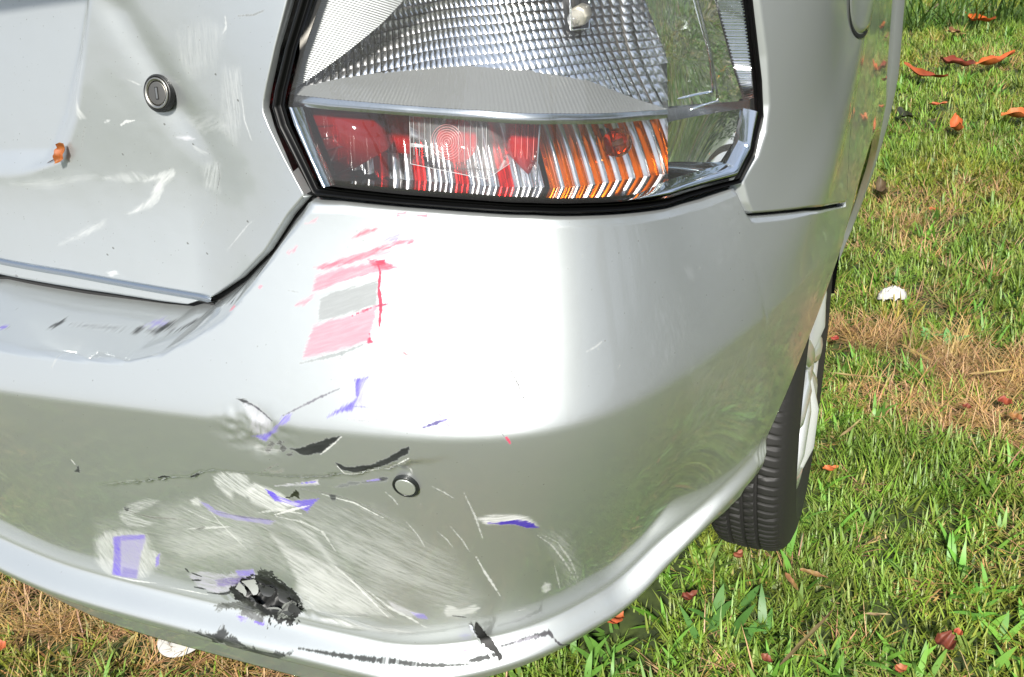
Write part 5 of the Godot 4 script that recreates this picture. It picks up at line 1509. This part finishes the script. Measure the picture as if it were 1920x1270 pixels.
	k.poly([-0.0457, 0.7901, 0.0388, 0.7955, 0.0983, 0.7976, 0.0173, 0.7858], Color8(175, 177, 176), 0.3, 10.2, 5, 0.75, SCUFF, 3)
	k.line([-0.0658, 0.6878, -0.0599, 0.6875], Color8(80, 82, 85), 0.8, 5, BARE, 0)
func _ready():
	# camera
	var cam := Camera3D.new()
	cam.name = "camera"
	cam.fov = 47.9473
	cam.near = 0.02
	cam.far = 200
	cam.transform = Transform3D(Basis(Vector3(0.90161, -0.12930, -0.41277), Vector3(-0.09992, 0.86620, -0.48960), Vector3(0.42085, 0.48267, 0.76806)), Vector3(0.85200, 0.98300, 1.11000))
	add_child(cam)
	# sky, sun, exposure
	var sky_mat := ProceduralSkyMaterial.new()
	sky_mat.sky_top_color = Color(0.72, 0.79, 0.90)
	sky_mat.sky_horizon_color = Color(1.0, 1.0, 1.0)
	sky_mat.sky_curve = 0.14
	sky_mat.sky_energy_multiplier = 0.72
	sky_mat.ground_bottom_color = Color(0.25, 0.27, 0.18)
	sky_mat.ground_horizon_color = Color(0.55, 0.58, 0.50)
	var sky := Sky.new()
	sky.sky_material = sky_mat
	var env := Environment.new()
	env.background_mode = Environment.BG_SKY
	env.sky = sky
	env.tonemap_mode = Environment.TONE_MAPPER_LINEAR
	env.tonemap_exposure = 2.0
	env.sdfgi_enabled = true
	env.ssao_enabled = true
	env.ssil_enabled = true
	var we := WorldEnvironment.new()
	we.name = "world"
	we.environment = env
	add_child(we)
	var sun := DirectionalLight3D.new()
	sun.name = "sun"
	sun.light_energy = 1.5
	sun.light_color = Color(1.0, 0.985, 0.955)
	sun.light_angular_distance = 8.0
	sun.shadow_enabled = true
	add_child(sun)
	sun.look_at_from_position(Vector3(0.16, 0.66, 0.74), Vector3.ZERO)
	# data of the skin's seams, in (u, y) or (u, y, depth)
	F.gap = [[-0.0967, 0.6784], [0.0451, 0.6699], [0.1672, 0.6651], [0.2051, 0.665], [0.245, 0.6736], [0.2963, 0.6998], [0.3486, 0.7328], [0.3932, 0.7696], [0.4174, 0.7871]]
	F.edge = [[0.0217, 0.6549], [0.1256, 0.6541], [0.1981, 0.6571], [0.2453, 0.6655], [0.2837, 0.6806], [0.3209, 0.6972], [0.357, 0.73], [0.3947, 0.7656], [0.4233, 0.7882]]
	F.lampb = [[0.4204, 0.7885], [0.4585, 0.7879], [0.4948, 0.785], [0.554, 0.7805], [0.6107, 0.7758], [0.6641, 0.7703], [0.7176, 0.7618], [0.7648, 0.7535], [0.8137, 0.7443], [0.8656, 0.7384], [0.9095, 0.7381]]
	F.seam = [[0.9112, 0.7202], [0.9175, 0.7078], [0.9477, 0.7003], [1.0022, 0.6874], [1.1595, 0.6359]]
	F.tr_right = [[0.2054, 0.6677], [0.2454, 0.6773], [0.2965, 0.7027], [0.3487, 0.7356], [0.3895, 0.7715], [0.4149, 0.7888], [0.3927, 0.8178], [0.3756, 0.8443], [0.37, 0.8567], [0.3722, 0.8655], [0.3798, 0.8785], [0.3989, 0.9097], [0.4225, 0.9449], [0.4634, 0.9995]]
	F.tr_bot = [[-0.0954, 0.6857], [0.0459, 0.6762], [0.1677, 0.6694], [0.2054, 0.6677]]
	F.q_left = [[0.9175, 0.7078], [0.9132, 0.7196], [0.9114, 0.7401], [0.9343, 0.7614], [0.9471, 0.7829], [0.9531, 0.8056], [0.9528, 0.8474], [0.9478, 0.8922], [0.9454, 0.9421]]
	F.lens = [[0.5006, 1], [0.4548, 0.9433], [0.4287, 0.9093], [0.4108, 0.8774], [0.4064, 0.8671], [0.4106, 0.8513], [0.4355, 0.8013], [0.466, 0.7979], [0.5263, 0.7923], [0.6129, 0.785], [0.6665, 0.779], [0.7205, 0.7709], [0.818, 0.7531], [0.9098, 0.7464], [0.9304, 0.7649], [0.9443, 0.7956], [0.9449, 0.8261], [0.9411, 0.8848], [0.9385, 0.943]]
	F.outer = [[0.4678, 1.0029], [0.4269, 0.9453], [0.4049, 0.9107], [0.3863, 0.8785], [0.3807, 0.8648], [0.385, 0.8488], [0.4223, 0.7903], [0.4584, 0.7875], [0.5217, 0.7825], [0.6105, 0.775], [0.6639, 0.7695], [0.7173, 0.761], [0.8133, 0.7435], [0.9114, 0.7376], [0.9358, 0.7586], [0.9499, 0.791], [0.9511, 0.8248], [0.947, 0.8881], [0.944, 0.9423]]
	F.shelf_f = [[0.4032, 0.8727, 0.01], [0.4534, 0.8667, 0.01], [0.5049, 0.8617, 0.01], [0.5692, 0.8556, 0.01], [0.631, 0.8504, 0.01], [0.7169, 0.8398, 0.01], [0.7797, 0.8298, 0.01], [0.8545, 0.8175, 0.01]]
	F.shelf_f2 = [[0.4017, 0.8642, 0.01], [0.4519, 0.8584, 0.01], [0.5033, 0.854, 0.01], [0.5674, 0.848, 0.01], [0.6289, 0.8425, 0.01], [0.7147, 0.8319, 0.01], [0.7773, 0.8221, 0.01], [0.8525, 0.8106, 0.01]]
	F.shelf_b = [[0.4089, 0.8762, 0.014], [0.4581, 0.8789, 0.03], [0.5092, 0.8789, 0.045], [0.5706, 0.8785, 0.052], [0.6346, 0.877, 0.054], [0.7054, 0.8703, 0.052], [0.7801, 0.8531, 0.04], [0.8579, 0.8175, 0.013]]
	F.refl_l = [[0.4089, 0.8762, 0.014], [0.4662, 0.8974, 0.022], [0.5246, 0.9196, 0.03], [0.5854, 0.9472, 0.036]]
	F.refl_r = [[0.8579, 0.8175, 0.013], [0.8843, 0.8589, 0.03], [0.8749, 0.8998, 0.034], [0.8688, 0.9302, 0.036]]
	F.frost_l = [[0.4059, 0.8772, 0.012], [0.4288, 0.9094, 0.012], [0.4518, 0.9382, 0.012], [0.4782, 0.9752, 0.012]]
	F.m1_l = [[0.8919, 0.8086, 0.044], [0.8896, 0.8557, 0.034], [0.8646, 0.9011, 0.022], [0.848, 0.9318, 0.014]]
	F.m1_r = [[0.9458, 0.807, 0.014], [0.9345, 0.8416, 0.012], [0.9222, 0.888, 0.009], [0.9126, 0.9229, 0.005]]
	F.rib_r = [[0.9432, 0.8104, 0.004], [0.9421, 0.8403, 0.0035], [0.939, 0.8852, 0.003], [0.9322, 0.9198, 0.002]]
	F.m2 = [[0.8663, 0.8035, 0.022], [0.8645, 0.7499, 0.036], [0.9372, 0.8019, 0.008], [0.9196, 0.7556, 0.014]]
	F.bez_o = [[0.9444, 0.7966], [0.9298, 0.765], [0.9099, 0.7469], [0.8182, 0.7535], [0.75, 0.7669]]
	F.bez_i = [[0.9352, 0.803, 0.005], [0.926, 0.7751, 0.006], [0.9094, 0.7584, 0.007], [0.8393, 0.7605, 0.01], [0.7852, 0.7612, 0.01]]
	F.bezl_o = [[0.4068, 0.8658], [0.4106, 0.8513], [0.4229, 0.8263], [0.4355, 0.8013]]
	F.bezl_i = [[0.4189, 0.8627, 0.008], [0.4253, 0.8476, 0.008], [0.4361, 0.8238, 0.008], [0.4484, 0.7995, 0.008]]
	F.floor_f = [[0.4369, 0.7978, 0.01], [0.5234, 0.7905, 0.01], [0.6138, 0.7833, 0.01], [0.6697, 0.7771, 0.01], [0.7382, 0.7662, 0.01], [0.8296, 0.7499, 0.01]]
	F.red_block = [[0.4171, 0.8592], [0.492, 0.8534], [0.5085, 0.8214], [0.4431, 0.8]]
	F.red_mid = [[0.4779, 0.849], [0.536, 0.8431], [0.5286, 0.8103], [0.4946, 0.8124]]
	F.clear_a = [[0.5439, 0.8476], [0.6381, 0.8396], [0.626, 0.7951], [0.537, 0.8102]]
	F.clear_b = [[0.5843, 0.8371], [0.6894, 0.8279], [0.6662, 0.7973], [0.5721, 0.81]]
	F.red_rib = [[0.6701, 0.8333], [0.7018, 0.8289], [0.6914, 0.8019], [0.6784, 0.7918], [0.6619, 0.8082]]
	F.rod = [[0.701, 0.8306], [0.6822, 0.7853]]
	F.bulb = [[0.8193, 0.7915], [0.8473, 0.7886]]
	F.wbulb = [[0.7696, 0.9013], [0.7915, 0.902], [0.7866, 0.9251], [0.8197, 0.9216], [0.8049, 0.8902], [0.7778, 0.8929]]
	F.trimline = [[0.8945, 0.9254, 0.004], [0.9035, 0.891, 0.007], [0.9105, 0.8594, 0.009], [0.914, 0.8386, 0.011], [0.9169, 0.8129, 0.013], [0.9044, 0.8115, 0.016], [0.8917, 0.8095, 0.02]]
	F.sensor = [[0.4989, 0.5549]]
	F.lock = [[0.2187, 0.8763]]
	F.strip = [[-0.0922, 0.7033], [0.0309, 0.6944], [0.1382, 0.6846], [0.2434, 0.6755]]
	F.zone = [[0.399, 0.8121, 0.062], [0.5249, 0.8095, 0.062], [0.7138, 0.8002, 0.062], [0.8984, 0.7656, 0.062]]
	F.fuel = [[1.0569, 0.8745], [1.0675, 0.8564], [1.0952, 0.8384], [1.1197, 0.8442], [1.1391, 0.8622]]
	F.leafcar = [[0.0273, 0.8124], [0.0593, 0.822], [0.0734, 0.8307]]
	F.recess = [[0.1596, 0.965], [0.131, 0.919], [0.0895, 0.8588], [0.0478, 0.8154], [-0.0224, 0.7989]]
	F.crack = [[0.1076, 0.4953], [0.1931, 0.517], [0.2192, 0.5253], [0.2469, 0.5316], [0.2582, 0.5379], [0.2805, 0.5451], [0.3113, 0.548], [0.3626, 0.5507], [0.4122, 0.5569], [0.4605, 0.5698], [0.5057, 0.5838], [0.5423, 0.5951]]
	F.mcrack = [[0.5251, 0.3329], [0.5248, 0.3185], [0.5256, 0.3057], [0.5292, 0.2958], [0.5343, 0.2926], [0.5408, 0.2885], [0.5458, 0.2852], [0.5468, 0.2821]]
	F.lens_l = [[0.4355, 0.8013], [0.4106, 0.8513], [0.4064, 0.8671], [0.4108, 0.8774], [0.4287, 0.9093], [0.4548, 0.9433], [0.5006, 1]]
	F.lens_b = [[0.4355, 0.8013], [0.466, 0.7979], [0.5263, 0.7923], [0.6129, 0.785], [0.6665, 0.779], [0.7205, 0.7709], [0.818, 0.7531], [0.9098, 0.7464]]
	F.lens_r = [[0.9098, 0.7464], [0.9304, 0.7649], [0.9443, 0.7956], [0.9449, 0.8261], [0.9411, 0.8848], [0.9385, 0.943]]
	F.lens_t = [[0.5006, 1], [0.9385, 0.943]]
	F.gap_full = [[-0.1, 0.6784], [-0.0967, 0.6784], [0.0451, 0.6699], [0.1672, 0.6651], [0.2051, 0.665], [0.245, 0.6736], [0.2963, 0.6998], [0.3486, 0.7328], [0.3932, 0.7696], [0.4174, 0.7871]]
	F.recess_side = [[0.7989, -0.0224], [0.8154, 0.0478], [0.8588, 0.0895], [0.919, 0.131], [0.965, 0.1596]]
	F.floor_line = [[0.349, 0.8], [0.5249, 0.789], [0.7138, 0.776], [0.9284, 0.748]]
	F.ceil_line = [[0.349, 0.868], [0.5249, 0.854], [0.7138, 0.838], [0.9284, 0.812]]
	T_CORNER = F.gap[-1][0] + 0.003
	U_SEAM = F.seam[-1][0]
	nz = noise(1.0, 3, 4)
	make_plan()
	build_materials()
	build_lawn()
	var car := node("car", self)
	tag(car, "silver car with a scraped, cracked rear bumper corner and clear tail light", "car")
	build_bumper(car)
	build_tailgate(car)
	build_quarter(car)
	build_lamp(car)
	build_wheel(car)
	build_litter()
	plant("weed_plant", "small pale green weed on the brown patch right of the wheel", Vector3(1.0080, 0.005, -0.6259), 9, 0.045, 0.022, Vector2(0.7, 1.2), Color(0.1, 0.26, 0.08), 1, "")
	plant("broadleaf_tuft", "broad bladed tuft at the bottom right beside the red brown leaf", Vector3(0.9463, 0.005, 0.3013), 16, 0.05, 0.011, Vector2(0.4, 1.1), Color(0.12, 0.25, 0.035), 2, "broad bladed tufts at the lower right")
	plant("broadleaf_tuft", "broad bladed tuft at the right edge above the red brown leaf", Vector3(1.0562, 0.005, 0.1542), 15, 0.05, 0.012, Vector2(0.4, 1.1), Color(0.095, 0.23, 0.03), 3, "broad bladed tufts at the lower right")
	plant("broadleaf_tuft", "broad bladed tuft in the right bottom corner", Vector3(1.0694, 0.005, 0.2458), 16, 0.05, 0.012, Vector2(0.4, 1.1), Color(0.12, 0.25, 0.035), 4, "broad bladed tufts at the lower right")
	plant("broadleaf_tuft", "tall broad bladed tuft on the right, highest of its group", Vector3(1.0143, 0.005, 0.0802), 14, 0.055, 0.011, Vector2(0.2, 0.9), Color(0.095, 0.23, 0.03), 5, "broad bladed tufts at the lower right")
	plant("broadleaf_tuft", "dark green broadleaf weed below the bumper moulding", Vector3(0.6844, 0.005, 0.3180), 8, 0.055, 0.018, Vector2(0.5, 1.1), Color(0.07, 0.17, 0.035), 6, "")
	plant("broadleaf_tuft", "dark green broadleaf weed further right of the bumper moulding", Vector3(0.7462, 0.005, 0.2923), 8, 0.06, 0.016, Vector2(0.5, 1.1), Color(0.07, 0.17, 0.035), 7, "")
	plant("green_shoot", "green shoot standing right of the tyre foot", Vector3(0.7668, 0.005, 0.1722), 4, 0.06, 0.013, Vector2(0.0, 0.5), Color(0.095, 0.23, 0.03), 8, "")
	plant("broadleaf_tuft", "broadleaf weed at the bottom edge near the cracked moulding", Vector3(0.5292, 0.005, 0.4446), 10, 0.055, 0.013, Vector2(0.4, 1.0), Color(0.1, 0.22, 0.035), 9, "")
	plant("broadleaf_tuft", "upright leafy tuft at the bottom between two weeds", Vector3(0.8531, 0.005, 0.3288), 10, 0.055, 0.012, Vector2(0.2, 0.8), Color(0.1, 0.22, 0.035), 10, "")
	plant("yellow_tuft", "yellowing tuft standing at the edge of the brown patch", Vector3(0.9214, 0.005, -0.7179), 12, 0.075, 0.005, Vector2(0.0, 0.7), Color(0.3, 0.24, 0.05), 11, "")
	plant("yellow_tuft", "yellow green tuft left of the white scrap", Vector3(0.8808, 0.005, -0.7102), 10, 0.07, 0.005, Vector2(0.0, 0.7), Color(0.26, 0.25, 0.05), 12, "")
	plant("tall_grass_clump", "clump of tall dark grass beside the car flank", Vector3(0.920, 0, -4.720), 60, 0.50, 0.012, Vector2(0.05, 0.9), Color(0.075, 0.135, 0.030), 30, "tall grass clumps beyond the lawn", 0.08)
	plant("tall_grass_clump", "clump of tall dark grass second from the car flank", Vector3(1.170, 0, -4.620), 60, 0.50, 0.012, Vector2(0.05, 0.9), Color(0.075, 0.135, 0.030), 31, "tall grass clumps beyond the lawn", 0.08)
	plant("tall_grass_clump", "clump of tall dark grass in the middle of the row", Vector3(1.420, 0, -4.720), 60, 0.50, 0.012, Vector2(0.05, 0.9), Color(0.075, 0.135, 0.030), 32, "tall grass clumps beyond the lawn", 0.08)
	plant("tall_grass_clump", "clump of tall dark grass behind the bright orange leaf", Vector3(1.670, 0, -4.620), 60, 0.50, 0.012, Vector2(0.05, 0.9), Color(0.075, 0.135, 0.030), 33, "tall grass clumps beyond the lawn", 0.08)
	plant("tall_grass_clump", "clump of tall dark grass at the right edge of the picture", Vector3(1.920, 0, -4.720), 60, 0.50, 0.012, Vector2(0.05, 0.9), Color(0.075, 0.135, 0.030), 34, "tall grass clumps beyond the lawn", 0.08)
	plant("tall_grass_clump", "clump of tall dark grass beyond the right edge", Vector3(2.170, 0, -4.620), 60, 0.50, 0.012, Vector2(0.05, 0.9), Color(0.075, 0.135, 0.030), 35, "tall grass clumps beyond the lawn", 0.08)
	plant("tall_grass_clump", "clump of tall dark grass furthest right of the row", Vector3(2.420, 0, -4.720), 60, 0.50, 0.012, Vector2(0.05, 0.9), Color(0.075, 0.135, 0.030), 36, "tall grass clumps beyond the lawn", 0.08)
	tree("leafy_tree", "leafy tree standing right of the car across the lawn", Vector3(5.5, 0, 1.6), 5.5, 2.4, 1)
	tree("leafy_tree", "tall tree far to the right beyond the lawn", Vector3(8.5, 0, -2.5), 7, 3, 2)
	tree("leafy_tree", "tree behind the tall grass clumps", Vector3(3.6, 0, -8.8), 6, 2.8, 3)
	tree("leafy_tree", "tree on the far left behind the car", Vector3(-8, 0, -6), 7, 3, 4)
	tree("leafy_tree", "tree behind the photographer to the right", Vector3(7.5, 0, 6.5), 6.5, 3, 5)
	tree("leafy_tree", "tree far behind the photographer", Vector3(-3.5, 0, 13), 7.5, 3.4, 6)
	hedge(Vector3(6.2, 0, -1.5), 12.0, 1.7, 0.7, PI / 2, "long leafy hedge along the right side of the lawn")
